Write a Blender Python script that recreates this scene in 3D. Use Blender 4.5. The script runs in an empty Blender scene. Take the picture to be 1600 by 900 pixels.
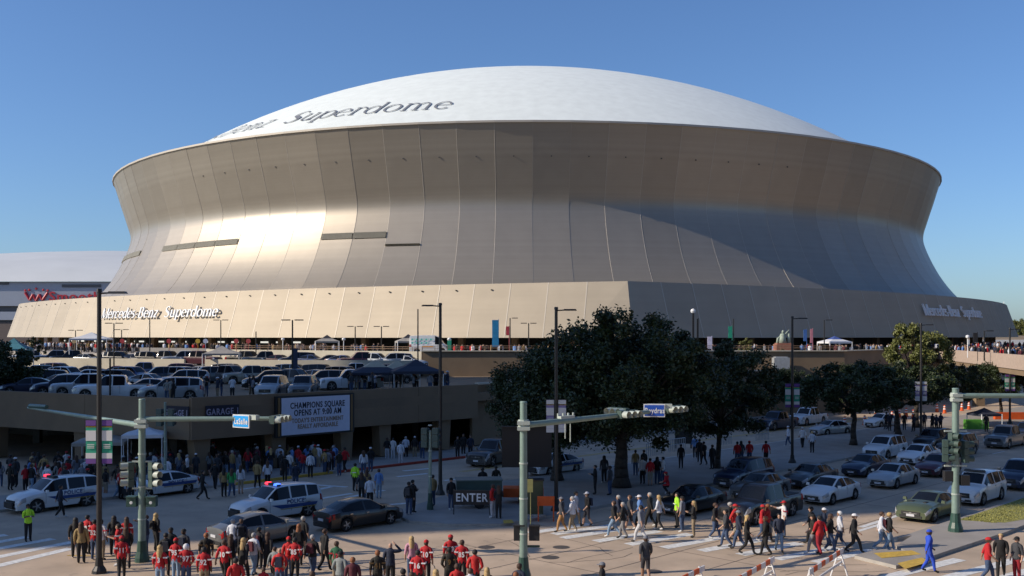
import bpy, bmesh, math, random
from mathutils import Vector, Matrix, noise
C = bpy.context.scene.collection
random.seed(7)
R = math.radians
F = 1580.0; CZ = 9.7; HY = 525.0
# ---------------------------------------------------------------- camera, sky, sun, exposure
cam = bpy.data.objects.new('camera', bpy.data.cameras.new('camera')); C.objects.link(cam)
cam.location = (0, 0, CZ); cam.rotation_euler = (R(90), 0, 0)
cam.data.sensor_width = 36; cam.data.lens = 36*F/1600; cam.data.shift_y = (HY-450)/1600
cam.data.clip_start = .5; cam.data.clip_end = 9000
bpy.context.scene.camera = cam
SUN_EL = R(29)
SX, SY = math.cos(R(12)), math.sin(R(12))                                  # direction in which shadows fall
w = bpy.data.worlds.new('World'); bpy.context.scene.world = w; w.use_nodes = True
nt = w.node_tree; bg = nt.nodes['Background']
sky = nt.nodes.new('ShaderNodeTexSky'); sky.sky_type = 'NISHITA'; sky.sun_disc = False
sky.sun_elevation = SUN_EL; sky.sun_rotation = R(90)-math.atan2(-SY, -SX)
sky.altitude = 0; sky.air_density = 1.0; sky.dust_density = .8; sky.ozone_density = 3.0
hs = nt.nodes.new('ShaderNodeVectorMath'); hs.operation = 'MULTIPLY'; hs.inputs[1].default_value = (.84, 1.06, 1.38)   # the photograph's white balance
nt.links.new(sky.outputs[0], hs.inputs[0]); nt.links.new(hs.outputs[0], bg.inputs[0]); bg.inputs[1].default_value = .10
sl = bpy.data.lights.new('sun', 'SUN'); sun = bpy.data.objects.new('sun', sl); C.objects.link(sun)
sl.energy = 5.0; sl.angle = R(.5); sl.color = (1, .87, .70)
sun.rotation_euler = Vector((-SX*math.cos(SUN_EL), -SY*math.cos(SUN_EL), math.sin(SUN_EL))).to_track_quat('Z', 'Y').to_euler()
vs = bpy.context.scene.view_settings
vs.view_transform = 'Standard'; vs.look = 'None'; vs.exposure = 0; vs.gamma = 1
bpy.context.scene.cycles.max_bounces = 6
# ---------------------------------------------------------------- placing helpers
def G(px, py, z=0):                                    # where the sight line through a photo pixel meets height z
    d = (CZ-z)*F/(py-HY); return (px-800)/F*d, d
def at(px, Y): return (px-800)/F*Y
def zat(py, Y): return CZ+(HY-py)*Y/F
def meet(px, p, d):                                    # where it meets a vertical wall line p+t*d
    r = (px-800)/F; t = (r*p[1]-p[0])/(d[0]-r*d[1]); return t
U = (.70, .714); V = (.714, -.70)                      # along and across the avenue
LA = (.87, -.493)                                      # along the cross street
def P(t, v): return t*U[0]+v*V[0], t*U[1]+v*V[1]
# ---------------------------------------------------------------- materials
MT = {}
def mat(name, col, rough=.6, metal=0., var=.12, scale=3., bump=0., bscale=40., coat=0., rnd=0., spec=None, alpha=None):
    if name in MT: return MT[name]
    m = bpy.data.materials.new(name); m.use_nodes = True; n = m.node_tree.nodes; l = m.node_tree.links
    b = n['Principled BSDF']; b.inputs['Roughness'].default_value = rough; b.inputs['Metallic'].default_value = metal
    b.inputs['Coat Weight'].default_value = coat; b.inputs['Coat Roughness'].default_value = .06
    if spec is not None: b.inputs['Specular IOR Level'].default_value = spec
    tc = n.new('ShaderNodeTexCoord')
    if var or rnd:
        nz = n.new('ShaderNodeTexNoise'); nz.inputs['Scale'].default_value = scale; nz.inputs['Detail'].default_value = 6
        l.new(tc.outputs['Object'], nz.inputs['Vector'])
        mr = n.new('ShaderNodeMapRange'); mr.inputs['From Min'].default_value = .3; mr.inputs['From Max'].default_value = .7
        mr.inputs['To Min'].default_value = 1-var; mr.inputs['To Max'].default_value = 1+var
        l.new(nz.outputs['Fac'], mr.inputs['Value'])
        val = mr.outputs[0]
        if rnd:
            oi = n.new('ShaderNodeObjectInfo'); r2 = n.new('ShaderNodeMapRange')
            r2.inputs['To Min'].default_value = 1-rnd; r2.inputs['To Max'].default_value = 1+rnd
            l.new(oi.outputs['Random'], r2.inputs['Value']); mu = n.new('ShaderNodeMath'); mu.operation = 'MULTIPLY'
            l.new(val, mu.inputs[0]); l.new(r2.outputs[0], mu.inputs[1]); val = mu.outputs[0]
        vm = n.new('ShaderNodeVectorMath'); vm.operation = 'SCALE'; vm.inputs[0].default_value = col
        l.new(val, vm.inputs['Scale']); l.new(vm.outputs[0], b.inputs['Base Color'])
    else: b.inputs['Base Color'].default_value = (*col, 1)
    if bump:
        nb = n.new('ShaderNodeTexNoise'); nb.inputs['Scale'].default_value = bscale; nb.inputs['Detail'].default_value = 5
        l.new(tc.outputs['Object'], nb.inputs['Vector']); bp = n.new('ShaderNodeBump'); bp.inputs['Strength'].default_value = bump
        bp.inputs['Distance'].default_value = .05
        l.new(nb.outputs['Fac'], bp.inputs['Height']); l.new(bp.outputs[0], b.inputs['Normal'])
    MT[name] = m; return m
def mix_extra(m, scale, lo, hi, dark, thr=(.55, .7)):  # large stains
    n = m.node_tree.nodes; l = m.node_tree.links; b = n['Principled BSDF']
    src = b.inputs['Base Color'].links[0].from_socket
    tc = n.new('ShaderNodeTexCoord'); nz = n.new('ShaderNodeTexNoise'); nz.inputs['Scale'].default_value = scale; nz.inputs['Detail'].default_value = 8; nz.inputs['Roughness'].default_value = .65
    l.new(tc.outputs['Object'], nz.inputs['Vector'])
    mr = n.new('ShaderNodeMapRange'); mr.inputs['From Min'].default_value = thr[0]; mr.inputs['From Max'].default_value = thr[1]
    mr.inputs['To Min'].default_value = lo; mr.inputs['To Max'].default_value = hi; l.new(nz.outputs['Fac'], mr.inputs['Value'])
    mx = n.new('ShaderNodeMix'); mx.data_type = 'RGBA'; l.new(mr.outputs[0], mx.inputs[0]); l.new(src, mx.inputs[6]); mx.inputs[7].default_value = (*dark, 1)
    l.new(mx.outputs[2], b.inputs['Base Color'])
def emit(name, col, s):
    m = mat(name, col, .3, var=0); b = m.node_tree.nodes['Principled BSDF']
    b.inputs['Emission Color'].default_value = (*col, 1); b.inputs['Emission Strength'].default_value = s; return m
# ---------------------------------------------------------------- mesh builder
class MB:
    def __init__(s): s.v = []; s.f = []; s.m = []
    def add(s, vs, fs, mi=0):
        o = len(s.v); s.v += [tuple(x) for x in vs]; s.f += [tuple(i+o for i in f) for f in fs]; s.m += [mi]*len(fs); return s
    def box(s, c, d, rz=0, mi=0, taper=1.):
        ca, sa = math.cos(rz), math.sin(rz); vs = []
        for k in (0, 1):
            t = taper if k else 1
            for a, b in ((-1, -1), (1, -1), (1, 1), (-1, 1)):
                x, y = a*d[0]/2*t, b*d[1]/2*t
                vs.append((c[0]+x*ca-y*sa, c[1]+x*sa+y*ca, c[2]+(k-.5)*d[2]))
        return s.add(vs, [(3, 2, 1, 0), (4, 5, 6, 7), (0, 1, 5, 4), (1, 2, 6, 5), (2, 3, 7, 6), (3, 0, 4, 7)], mi)
    def prism(s, poly, z0, z1, mi=0, mt=None):
        n = len(poly); a = sum(poly[i][0]*poly[(i+1) % n][1]-poly[(i+1) % n][0]*poly[i][1] for i in range(n))
        if a < 0: poly = poly[::-1]
        vs = [(x, y, z0) for x, y in poly]+[(x, y, z1) for x, y in poly]
        s.add(vs, [tuple(range(n))[::-1]]+[(i, (i+1) % n, n+(i+1) % n, n+i) for i in range(n)], mi)
        s.add([(x, y, z1) for x, y in poly], [tuple(range(n))], mi if mt is None else mt); return s
    def tube(s, a, b, r0, r1=None, n=8, mi=0, cap=True):
        r1 = r0 if r1 is None else r1; a = Vector(a); b = Vector(b); d = (b-a).normalized()
        u = d.cross(Vector((0, 0, 1))) if abs(d.z) < .95 else d.cross(Vector((1, 0, 0))); u.normalize(); w_ = d.cross(u)
        vs = []
        for p, r in ((a, r0), (b, r1)):
            for i in range(n):
                q = 2*math.pi*i/n; vs.append(p+u*math.cos(q)*r+w_*math.sin(q)*r)
        fs = [(i, n+i, n+(i+1) % n, (i+1) % n) for i in range(n)]
        if cap: fs += [tuple(range(n)), tuple(range(n, 2*n))[::-1]]
        return s.add(vs, fs, mi)
    def lathe(s, pr, c=(0, 0, 0), n=16, mi=0, axis='z'):
        vs = []; k = len(pr)
        for i in range(n):
            q = 2*math.pi*i/n
            for r, h in pr:
                x, y, z = r*math.cos(q), r*math.sin(q), h
                if axis == 'y': x, y, z = x, h, y
                vs.append((c[0]+x, c[1]+y, c[2]+z))
        fs = [(i*k+j, ((i+1) % n)*k+j, ((i+1) % n)*k+j+1, i*k+j+1) for i in range(n) for j in range(k-1)]
        return s.add(vs, fs, mi)
    def mesh(s, name='m', smooth=False, angle=None):
        me = bpy.data.meshes.new(name); me.from_pydata(s.v, [], s.f); me.polygons.foreach_set('material_index', s.m)
        if smooth:
            me.polygons.foreach_set('use_smooth', [True]*len(s.f))
        me.update()
        if smooth and angle:
            me.set_sharp_from_angle(angle=R(angle))
        return me
def obj(name, me, mats=None, parent=None, loc=(0, 0, 0), rz=0):
    if isinstance(me, MB): me = me.mesh(name)
    if mats is not None and len(me.materials) == 0:
        for m in (mats if isinstance(mats, (list, tuple)) else [mats]): me.materials.append(m)
    o = bpy.data.objects.new(name, me); C.objects.link(o); o.location = loc; o.rotation_euler = (0, 0, rz)
    if parent: o.parent = parent
    return o
def recolor(o, i, m):
    o.material_slots[i].link = 'OBJECT'; o.material_slots[i].material = m
def tag(o, label=None, cat=None, group=None, kind=None):
    if label: o['label'] = label
    if cat: o['category'] = cat
    if group: o['group'] = group
    if kind: o['kind'] = kind
    return o
def thing(name, label, cat, loc=(0, 0, 0), rz=0, group=None):
    o = bpy.data.objects.new(name, None); C.objects.link(o); o.location = loc; o.rotation_euler = (0, 0, rz); o.empty_display_size = .3
    return tag(o, label, cat, group)
KIDS = {}
def kids(o):
    return KIDS.get(o.name, None)
def copy_tree(o, loc=None, rz=None):
    def rec(s, par):
        c = s.copy(); C.objects.link(c); c.parent = par
        for ch in s.children: rec(ch, c)
        return c
    c = rec(o, None)
    if loc is not None: c.location = loc
    if rz is not None: c.rotation_euler = (0, 0, rz)
    return c
FONTS = {}
def text_mesh(txt, size, ext=0., align='CENTER', sx=1., shear=0., bold=0., valign='BOTTOM_BASELINE'):
    k = (txt, size, ext, align, sx, shear, bold)
    if k in FONTS: return FONTS[k]
    cu = bpy.data.curves.new('t', 'FONT'); cu.body = txt; cu.size = size; cu.extrude = ext; cu.align_x = align; cu.shear = shear; cu.offset = bold; cu.resolution_u = 3; cu.space_character = 1.12 if bold > 0 else 1
    o = bpy.data.objects.new('t', cu); C.objects.link(o)
    dg = bpy.context.evaluated_depsgraph_get(); me = bpy.data.meshes.new_from_object(o.evaluated_get(dg))
    bpy.data.objects.remove(o); me.transform(Matrix.Diagonal((sx, 1, 1, 1))); me.materials.clear(); FONTS[k] = me; return me
def text(name, txt, size, m, parent, loc, rz=0, ext=.01, sx=1., align='CENTER', bold=0., tilt=90):
    me = text_mesh(txt, size, ext, align, sx, 0, bold)
    if len(me.materials) == 0: me.materials.append(m)
    o = bpy.data.objects.new(name, me); C.objects.link(o); o.parent = parent; o.location = loc; o.rotation_euler = (R(tilt), 0, rz)
    recolor(o, 0, m); return o
def streak(m, sc, amt):                                # horizontal rows of thin cladding that differ a little in tone
    n = m.node_tree.nodes; l = m.node_tree.links; b = n['Principled BSDF']; src = b.inputs['Base Color'].links[0].from_socket
    tc = n.new('ShaderNodeTexCoord'); mp = n.new('ShaderNodeMapping'); mp.inputs['Scale'].default_value = sc; nz = n.new('ShaderNodeTexNoise'); nz.inputs['Scale'].default_value = 1; nz.inputs['Detail'].default_value = 4
    l.new(tc.outputs['Object'], mp.inputs[0]); l.new(mp.outputs[0], nz.inputs['Vector']); mr = n.new('ShaderNodeMapRange'); mr.inputs['From Min'].default_value = .3; mr.inputs['From Max'].default_value = .7
    mr.inputs['To Min'].default_value = 1-amt; mr.inputs['To Max'].default_value = 1+amt; l.new(nz.outputs['Fac'], mr.inputs['Value']); vm = n.new('ShaderNodeVectorMath'); vm.operation = 'SCALE'
    l.new(src, vm.inputs[0]); l.new(mr.outputs[0], vm.inputs['Scale']); l.new(vm.outputs[0], b.inputs['Base Color'])
# serif capitals and lower case, drawn as quads (unit em, baseline 0)
def serif_glyphs(T=.105, t=.035):
    sf = .03; G_ = {}
    def q(*p): return list(p)
    def stem(x, y0, y1, w_=T, s0=True, s1=True):
        o = [q((x-w_/2, y0), (x+w_/2, y0), (x+w_/2, y1), (x-w_/2, y1))]
        if s0: o.append(q((x-w_/2-.055, y0), (x+w_/2+.055, y0), (x+w_/2+.055, y0+sf), (x-w_/2-.055, y0+sf)))
        if s1: o.append(q((x-w_/2-.055, y1-sf), (x+w_/2, y1-sf), (x+w_/2, y1), (x-w_/2-.055, y1)))
        return o
    def line(a, b, w_): 
        dx, dy = b[0]-a[0], b[1]-a[1]; L = math.hypot(dx, dy); nx, ny = -dy/L*w_/2, dx/L*w_/2
        return [q((a[0]-nx, a[1]-ny), (b[0]-nx, b[1]-ny), (b[0]+nx, b[1]+ny), (a[0]+nx, a[1]+ny))]
    def bow(cx, cy, rx, ry, a0, a1, thick=T, thin=t, n=14):
        o = []; pts = []
        for i in range(n+1):
            a = math.radians(a0+(a1-a0)*i/n); w_ = thin+(thick-thin)*abs(math.cos(a))**1.3; c, s = math.cos(a), math.sin(a)
            pts.append(((cx+(rx-w_/2)*c, cy+(ry-w_/2)*s), (cx+(rx+w_/2)*c, cy+(ry+w_/2)*s)))
        for i in range(n): o.append(q(pts[i][0], pts[i][1], pts[i+1][1], pts[i+1][0]))
        return o
    X, H = .47, .70
    G_['M'] = (.86, stem(.12, 0, H, t*1.4)+line((.12, H), (.40, .02), T)+line((.42, .02), (.72, H), t*1.2)+stem(.74, 0, H, T))
    G_['e'] = (.47, bow(.24, X/2, .19, X/2-.01, 8, 318)+line((.06, X*.54), (.42, X*.54), t))
    G_['r'] = (.38, stem(.12, 0, X)+bow(.25, X-.14, .12, .13, 40, 150, t, t*1.5, 6)+bow(.34, X-.07, .02, .02, 0, 360, .045, .045, 6))
    G_['c'] = (.45, bow(.24, X/2, .19, X/2-.01, 52, 308))
    G_['o'] = (.50, bow(.25, X/2, .20, X/2-.01, 0, 360, n=20))
    G_['d'] = (.53, bow(.23, X/2, .18, X/2-.01, 0, 360, n=18)+stem(.42, 0, H, T, False))
    G_['p'] = (.53, bow(.30, X/2, .18, X/2-.01, 0, 360, n=18)+stem(.11, -.2, X, T))
    G_['s'] = (.40, bow(.20, X*.74, .125, X*.245, 40, 265, .07, t, 10)+bow(.20, X*.25, .135, X*.25, 85, -140, .08, t, 10)+line((.13, X*.62), (.28, X*.36), .085))
    G_['S'] = (.54, bow(.27, H*.74, .17, H*.25, 35, 265, .08, t, 12)+bow(.27, H*.26, .19, H*.26, 85, -145, .095, t, 12)+line((.16, H*.63), (.40, H*.36), .11))
    G_['B'] = (.62, stem(.14, 0, H)+bow(.28, H*.75, .18, H*.235, 90, -90, T, t)+bow(.30, H*.27, .22, H*.27, 90, -90, T, t)+line((.1, H-.018), (.3, H-.018), t)+line((.1, H*.52), (.3, H*.52), t)+line((.1, .018), (.3, .018), t))
    G_['n'] = (.54, stem(.12, 0, X)+bow(.27, X-.16, .14, .15, 150, 0, T*.8, t*1.3, 8)+stem(.41, 0, X-.15, T, True, False))
    G_['m'] = (.82, stem(.12, 0, X)+bow(.27, X-.16, .14, .15, 150, 0, T*.8, t*1.3, 8)+stem(.41, 0, X-.15, T, True, False)+bow(.55, X-.16, .14, .15, 150, 0, T*.8, t*1.3, 8)+stem(.69, 0, X-.15, T, True, False))
    G_['u'] = (.54, stem(.12, .14, X, T, False)+bow(.26, .15, .14, .14, 180, 345, T*.8, t*1.3, 8)+stem(.41, 0, X, T))
    G_['z'] = (.43, line((.06, X-.02), (.37, X-.02), t*1.3)+line((.06, .02), (.38, .02), t*1.3)+line((.34, X), (.09, 0), T))
    G_['-'] = (.30, line((.05, X*.5), (.25, X*.5), .06)); G_[' '] = (.30, [])
    return G_
SERIF = serif_glyphs(); SERIF_THIN = serif_glyphs(.068, .026)
def serif_text(txt, slant=0., thin=False):
    mb = MB(); x = 0
    for c in txt:
        w_, qs = (SERIF_THIN if thin else SERIF)[c]
        for q_ in qs: mb.add([(x+a+b*slant, b, 0) for a, b in q_], [(0, 1, 2, 3)])
        x += w_+.015
    me = mb.mesh('lettering'); bm = bmesh.new(); bm.from_mesh(me); bmesh.ops.recalc_face_normals(bm, faces=bm.faces)
    bmesh.ops.subdivide_edges(bm, edges=bm.edges, cuts=1, use_grid_fill=True); bm.to_mesh(me); bm.free(); return me
# ================================================================= SETTING: ground and streets
CONC = mat('road concrete', (.47, .36, .26), .85, var=.16, scale=.5, bump=.15, bscale=30)
mix_extra(CONC, .12, 0, .5, (.27, .23, .19), (.45, .75)); mix_extra(CONC, 1.1, 0, .55, (.17, .145, .12), (.60, .72))
SIDE = mat('pavement concrete', (.30, .275, .25), .85, var=.12, scale=.7, bump=.15, bscale=25)
KERB = mat('kerb concrete', (.36, .34, .31), .8, var=.15, scale=2)
PAINT = mat('road paint', (.66, .66, .64), .7, var=.22, scale=5)
YPAINT = mat('yellow paint', (.55, .36, .06), .7, var=.2, scale=5)
RPAINT = mat('red kerb paint', (.35, .05, .03), .7, var=.2, scale=5)
GRASS = mat('grass', (.25, .245, .07), .9, var=.35, scale=9, bump=.5, bscale=60)
FARG = mat('far ground', (.22, .20, .16), .9, var=.3, scale=.02)
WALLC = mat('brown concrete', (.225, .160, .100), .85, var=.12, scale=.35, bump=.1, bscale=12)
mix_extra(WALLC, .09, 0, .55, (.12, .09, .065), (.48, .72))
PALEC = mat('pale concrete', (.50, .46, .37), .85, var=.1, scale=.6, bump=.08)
PLAZC = mat('plaza paving', (.36, .32, .28), .85, var=.12, scale=.4)
BLACK = mat('black metal', (.015, .015, .017), .45, var=0)
DARKM = mat('dark bronze metal', (.035, .033, .032), .4, .3, var=.1)
GREENP = mat('green pole paint', (.20, .28, .245), .42, .1, var=.12, scale=4)
GREEND = mat('dark green paint', (.03, .075, .06), .4, var=.1)
WHITE = mat('white paint', (.72, .73, .74), .5, var=.05)
GLASS = mat('dark glass', (.008, .010, .014), .05, var=0, spec=.3)
g = MB(); g.prism([(-5000, -400), (5000, -400), (5000, 8000), (-5000, 8000)], -1, -.02)
tag(obj('ground', g, FARG), kind='structure')
g = MB(); g.prism([(-160, -30), (160, -30), (260, 330), (-160, 330)], -.5, 0)
tag(obj('road', g, CONC), kind='structure')
# slab joints and cracks in the carriageway
def sheet(mb, pts, z, mi=0):
    n = len(pts); a = sum(pts[i][0]*pts[(i+1) % n][1]-pts[(i+1) % n][0]*pts[i][1] for i in range(n))
    if a < 0: pts = pts[::-1]
    return mb.add([(x, y, z) for x, y in pts], [tuple(range(n))], mi)
def strip(mb, a, b, wd, z, mi=0):
    dx, dy = b[0]-a[0], b[1]-a[1]; L = math.hypot(dx, dy); nx, ny = -dy/L*wd/2, dx/L*wd/2
    return sheet(mb, [(a[0]-nx, a[1]-ny), (b[0]-nx, b[1]-ny), (b[0]+nx, b[1]+ny), (a[0]+nx, a[1]+ny)], z, mi)
TAR = mat('tar seam', (.07, .06, .055), .8, var=.2)
js = MB()
for v in (-31.9-1.75, -28.4-1.75, -28.4+1.9, -24.6+1.0):
    strip(js, P(26, v), P(150, v), .05, .004)
rj = random.Random(3)
for t in range(8, 60, 6):
    strip(js, P(t, -36), P(t+rj.uniform(-.3, .3), -21), .045, .004)
for k in range(14):
    p = G(rj.uniform(450, 1450), rj.uniform(845, 900)); 
    a = p
    th = rj.uniform(0, 3)
    for q in range(5):
        th += rj.uniform(-.5, .5); b = (a[0]+math.cos(th)*.9, a[1]+math.sin(th)*.9); strip(js, a, b, .035, .0045); a = b
tag(obj('road_joints', js, TAR), kind='structure')
mh = MB()
for px, py in ((877, 855), (860, 871), (760, 855), (1020, 893), (395, 735)):
    x, y = G(px, py); mh.lathe([(0, .006), (.38, .006), (.40, .002)], (x, y, 0), 20)
tag(obj('manhole_covers', mh, TAR), kind='structure')
# painted markings
mk = MB()
def stripe(a, b, wd): strip(mk, G(*a), G(*b), wd, .008)
cw = [((876, 841)), (927, 846), (978, 851), (1033, 856), (1092, 861), (1153, 867), (1209, 874), (1271, 879)]
for i, a in enumerate(cw):
    x, y = G(*a); x += .1; strip(mk, (x, y), (x+.80*4.2, y+.60*4.2), .62, .008)
for a in ((795, 836), (833, 838)):
    x, y = G(*a); x += 1; strip(mk, (x, y+.5), (x+.80*4.0, y+.5+.60*4.0), .6, .008)
for a, b in (((-40, 893), (111, 857)), ((-40, 878), (113, 847)), ((-40, 864), (83, 842)), ((-40, 854), (42, 839)), ((-40, 843), (10, 836))):
    stripe(a, b, .55)
for a, b in (((1385, 902), (1500, 874)), ((1470, 905), (1600, 872)), ((1560, 905), (1660, 878))): stripe(a, b, .6)
for a, b in (((450, 755), (542, 761)), ((470, 771), (520, 760)), ((495, 780), (550, 771)), ((440, 778), (490, 766)), ((360, 757), (430, 748)), ((350, 768), (420, 759)), ((540, 778), (600, 766)), ((620, 745), (668, 740)), ((694, 751), (721, 748)), ((630, 736), (672, 732)), ((595, 790), (650, 785))):
    stripe(a, b, .4)
strip(mk, P(47.5, -22.9), P(51.6, -22.9), .25, .008); strip(mk, G(1345, 824), G(1420, 800), .3, .0085)
for v in (-31.9-1.75+.15, -28.4-1.75+.15, -24.9):
    for t in range(60, 150, 9): strip(mk, P(t, v), P(t+3, v), .12, .008)
strip(mk, P(54, -47.6), P(140, -47.6), .12, .008)
tag(obj('crosswalk_markings', mk, PAINT), kind='structure')
yk = MB(); strip(yk, P(49, -53.0), P(150, -53.0), .14, .008); strip(yk, P(49, -53.35), P(150, -53.35), .14, .008); strip(yk, G(300, 872), G(105, 868), .12, .012)
tag(obj('centre_line_marking', yk, YPAINT), kind='structure')
# raised pavements with kerbs
def raised(name, poly, h, top, kw=.18):
    mb = MB(); mb.prism(poly, 0, h-.004, 0); ob = obj(name, mb, [KERB, top]); n = len(poly)
    cx = sum(p[0] for p in poly)/n; cy = sum(p[1] for p in poly)/n
    bm = bmesh.new(); vs = [bm.verts.new((x, y, h)) for x, y in (poly if sum(poly[i][0]*poly[(i+1) % n][1]-poly[(i+1) % n][0]*poly[i][1] for i in range(n)) > 0 else poly[::-1])]
    f = bm.faces.new(vs); r = bmesh.ops.inset_region(bm, faces=[f], thickness=kw)
    for ff in bm.faces: ff.material_index = 0
    f.material_index = 1
    for v in f.verts: v.co.z -= .0
    me = bpy.data.meshes.new(name); bm.to_mesh(me); bm.free()
    o2 = obj('paving', me, [KERB, top]); o2.parent = ob
    return tag(ob, kind='structure')
corner = [P(38.2, -36.7)]
c0 = [(625, 811), (640, 818), (700, 823), (783, 823), (840, 813), (870, 808)]
pen = [G(*c) for c in c0]+[P(60, -36.8), P(170, -36.8), P(170, -46.5), P(60, -46.8), P(45, -47.2), G(628, 800)]
raised('pavement', pen, .15, SIDE)
raised('pavement', [P(t, v) for t, v in ((8, -59), (26, -59), (34, -58.9), (150, -58.8), (150, -63.2), (33, -63.2), (-6, -67), (-30, -59), (-38, -52), (-30, -48), (-8, -59))], .15, SIDE)
med = [G(1440, 880), G(1475, 868), P(52, -17.3), P(75, -17.2), P(150, -17.2), P(150, -20.3), P(60, -20.4), P(47, -20.5), G(1425, 842), G(1400, 858)]
raised('median', med, .16, SIDE)
isl = [G(1335, 873), G(1400, 889), G(1455, 878), G(1440, 868), G(1375, 862)]
gr = MB(); sheet(gr, [P(53.6, -20.2), P(148, -20.1), P(148, -17.4), P(57.5, -17.5), P(54.5, -18.2)], .166)
tag(obj('median_grass_base', gr, GRASS), kind='structure')
gb = MB(); rg = random.Random(5)
for i in range(9000):
    t = 54+rg.random()**1.5*50; v = rg.uniform(-20.1, -17.5)
    if t < 57.5 and v > -18.3+(t-54.5)*.27-.1: continue
    x, y = P(t, v); h = rg.uniform(.025, .06); a = rg.random()*3.14; dx, dy = math.cos(a)*.03, math.sin(a)*.03
    gb.add([(x-dx, y-dy, .166), (x+dx, y+dy, .166), (x+rg.uniform(-.04, .04), y+rg.uniform(-.04, .04), .166+h)], [(0, 1, 2)])
tag(obj('grass', gb, GRASS), 'short yellow-green grass growing on the sunlit median', 'grass', kind='stuff')
raised('traffic_island', isl, .15, SIDE)
tp = MB(); sheet(tp, [G(1378, 872, .16), G(1440, 866, .16), G(1425, 860, .16), G(1365, 864, .16)], .162); sheet(tp, [G(1414, 889, .16), G(1452, 878, .16), G(1440, 871, .16), G(1402, 880, .16)], .163)
sheet(tp, [G(787, 818, .15), G(803, 817, .15), G(800, 812, .15), G(786, 813, .15)], .156)
for (a, b) in (((1365, 864), (1440, 866)), ):
    pass
tag(obj('tactile_paving', tp, YPAINT), kind='structure')
kp = MB()
def kerb_paint(t0, t1): 
    kp.box((*P((t0+t1)/2, -58.93), .09), (t1-t0, .22, .16), math.atan2(U[1], U[0]))
kerb_paint(42.5, 60); o = tag(obj('red_kerb', kp, RPAINT), kind='structure')
kp = MB(); kerb_paint(33.5, 42); tag(obj('yellow_kerb', kp, YPAINT), kind='structure')
# ================================================================= DOME STADIUM
CX, CY = 3.5, 274.0
METAL = mat('champagne aluminium', (.345, .308, .255), .43, .54, var=.04, scale=.25, rnd=.075, bump=.0); streak(METAL, (.04, .04, 1.6), .05)
METAL2 = mat('champagne aluminium flat', (.37, .325, .26), .68, .46, var=.04, scale=.25, rnd=.05); streak(METAL2, (.05, .05, 1.2), .03)
ROOFM = mat('white roof membrane', (.74, .79, .76), .75, var=.05, scale=.5, bump=.25, bscale=3)
SEAM = mat('pale seam', (.46, .42, .36), .6, .3, var=0)
LOUV = mat('grey louvre', (.27, .26, .225), .6, .3, var=.05)
LETTER = mat('letter grey', (.20, .21, .23), .6, var=0)
SIGNW = mat('sign white', (.78, .80, .82), .5, var=0)
st = thing('domed_stadium', 'huge round stadium with bronze metal sides under a white domed roof', 'stadium', (CX, CY, 0))
prof = [(112.5, 3.5), (109.4, 6.6), (107.0, 9.0), (105.2, 11.2), (103.6, 13.6), (102.2, 16.2), (101.2, 18.4), (100.5, 20.2), (100.0, 22.0), (99.95, 23.3), (100.2, 24.6), (100.7, 26.2), (101.4, 28.5), (102.2, 31.0), (102.9, 33.4), (103.7, 36.0)]
# smooth the profile
def cr(pr, k=3):
    out = []
    for i in range(len(pr)-1):
        p0 = pr[max(i-1, 0)]; p1 = pr[i]; p2 = pr[i+1]; p3 = pr[min(i+2, len(pr)-1)]
        for j in range(k):
            t = j/k; out.append(tuple(.5*(2*p1[a]+(p2[a]-p0[a])*t+(2*p0[a]-5*p1[a]+4*p2[a]-p3[a])*t*t+(-p0[a]+3*p1[a]-3*p2[a]+p3[a])*t**3) for a in (0, 1)))
    return out+[pr[-1]]
prof = cr(prof, 3)
NP = 100; D2 = math.pi/NP
def panel_mesh(e0, e1):
    mb = MB(); n = len(prof)
    for s, e in ((-1, e0), (1, e1)):
        for r, h in prof: rr = r+e; mb.v.append((rr*math.sin(s*D2), -rr*math.cos(s*D2), h+CZ))
    mb.f = [(i, n+i, n+i+1, i+1) for i in range(n-1)]; mb.m = [0]*(n-1)
    me = mb.mesh('facade_panel', True); return me
pm = [panel_mesh(0, .03), panel_mesh(.02, .04), panel_mesh(.0, .0), panel_mesh(.03, .03)]
rib = MB(); n = len(prof)
for a, e in ((-D2-.0002, 0), (-D2-.0002, .035), (-D2+.0004, .035), (-D2+.0004, 0)):
    for r, h in prof: rib.v.append(((r+e)*math.sin(a), -(r+e)*math.cos(a), h+CZ))
rib.f = [(k*n+i, (k+1)*n+i, (k+1)*n+i+1, k*n+i+1) for k in range(3) for i in range(n-1)]; rib.m = [0]*len(rib.f)
rme = rib.mesh('seam', True)
def rim_box(mb, r0, r1, z0, z1, a):
    vs = []
    for z in (z0, z1):
        for r in (r0, r1):
            for s in (-1, 1): vs.append((r*math.sin(s*a), -r*math.cos(s*a), z))
    mb.add(vs, [(0, 1, 3, 2), (4, 6, 7, 5), (0, 4, 5, 1), (2, 3, 7, 6), (0, 2, 6, 4), (1, 5, 7, 3)])
rimb = MB(); rim_box(rimb, 103.2, 104.0, 36.0+CZ, 36.35+CZ, D2); rim = rimb.mesh('rim_cap')
rng = random.Random(11)
KV = range(-27, 27)
def rad_at(h):
    for i in range(len(prof)-1):
        if prof[i][1] <= h <= prof[i+1][1]:
            t = (h-prof[i][1])/(prof[i+1][1]-prof[i][1]); return prof[i][0]+t*(prof[i+1][0]-prof[i][0])
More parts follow.
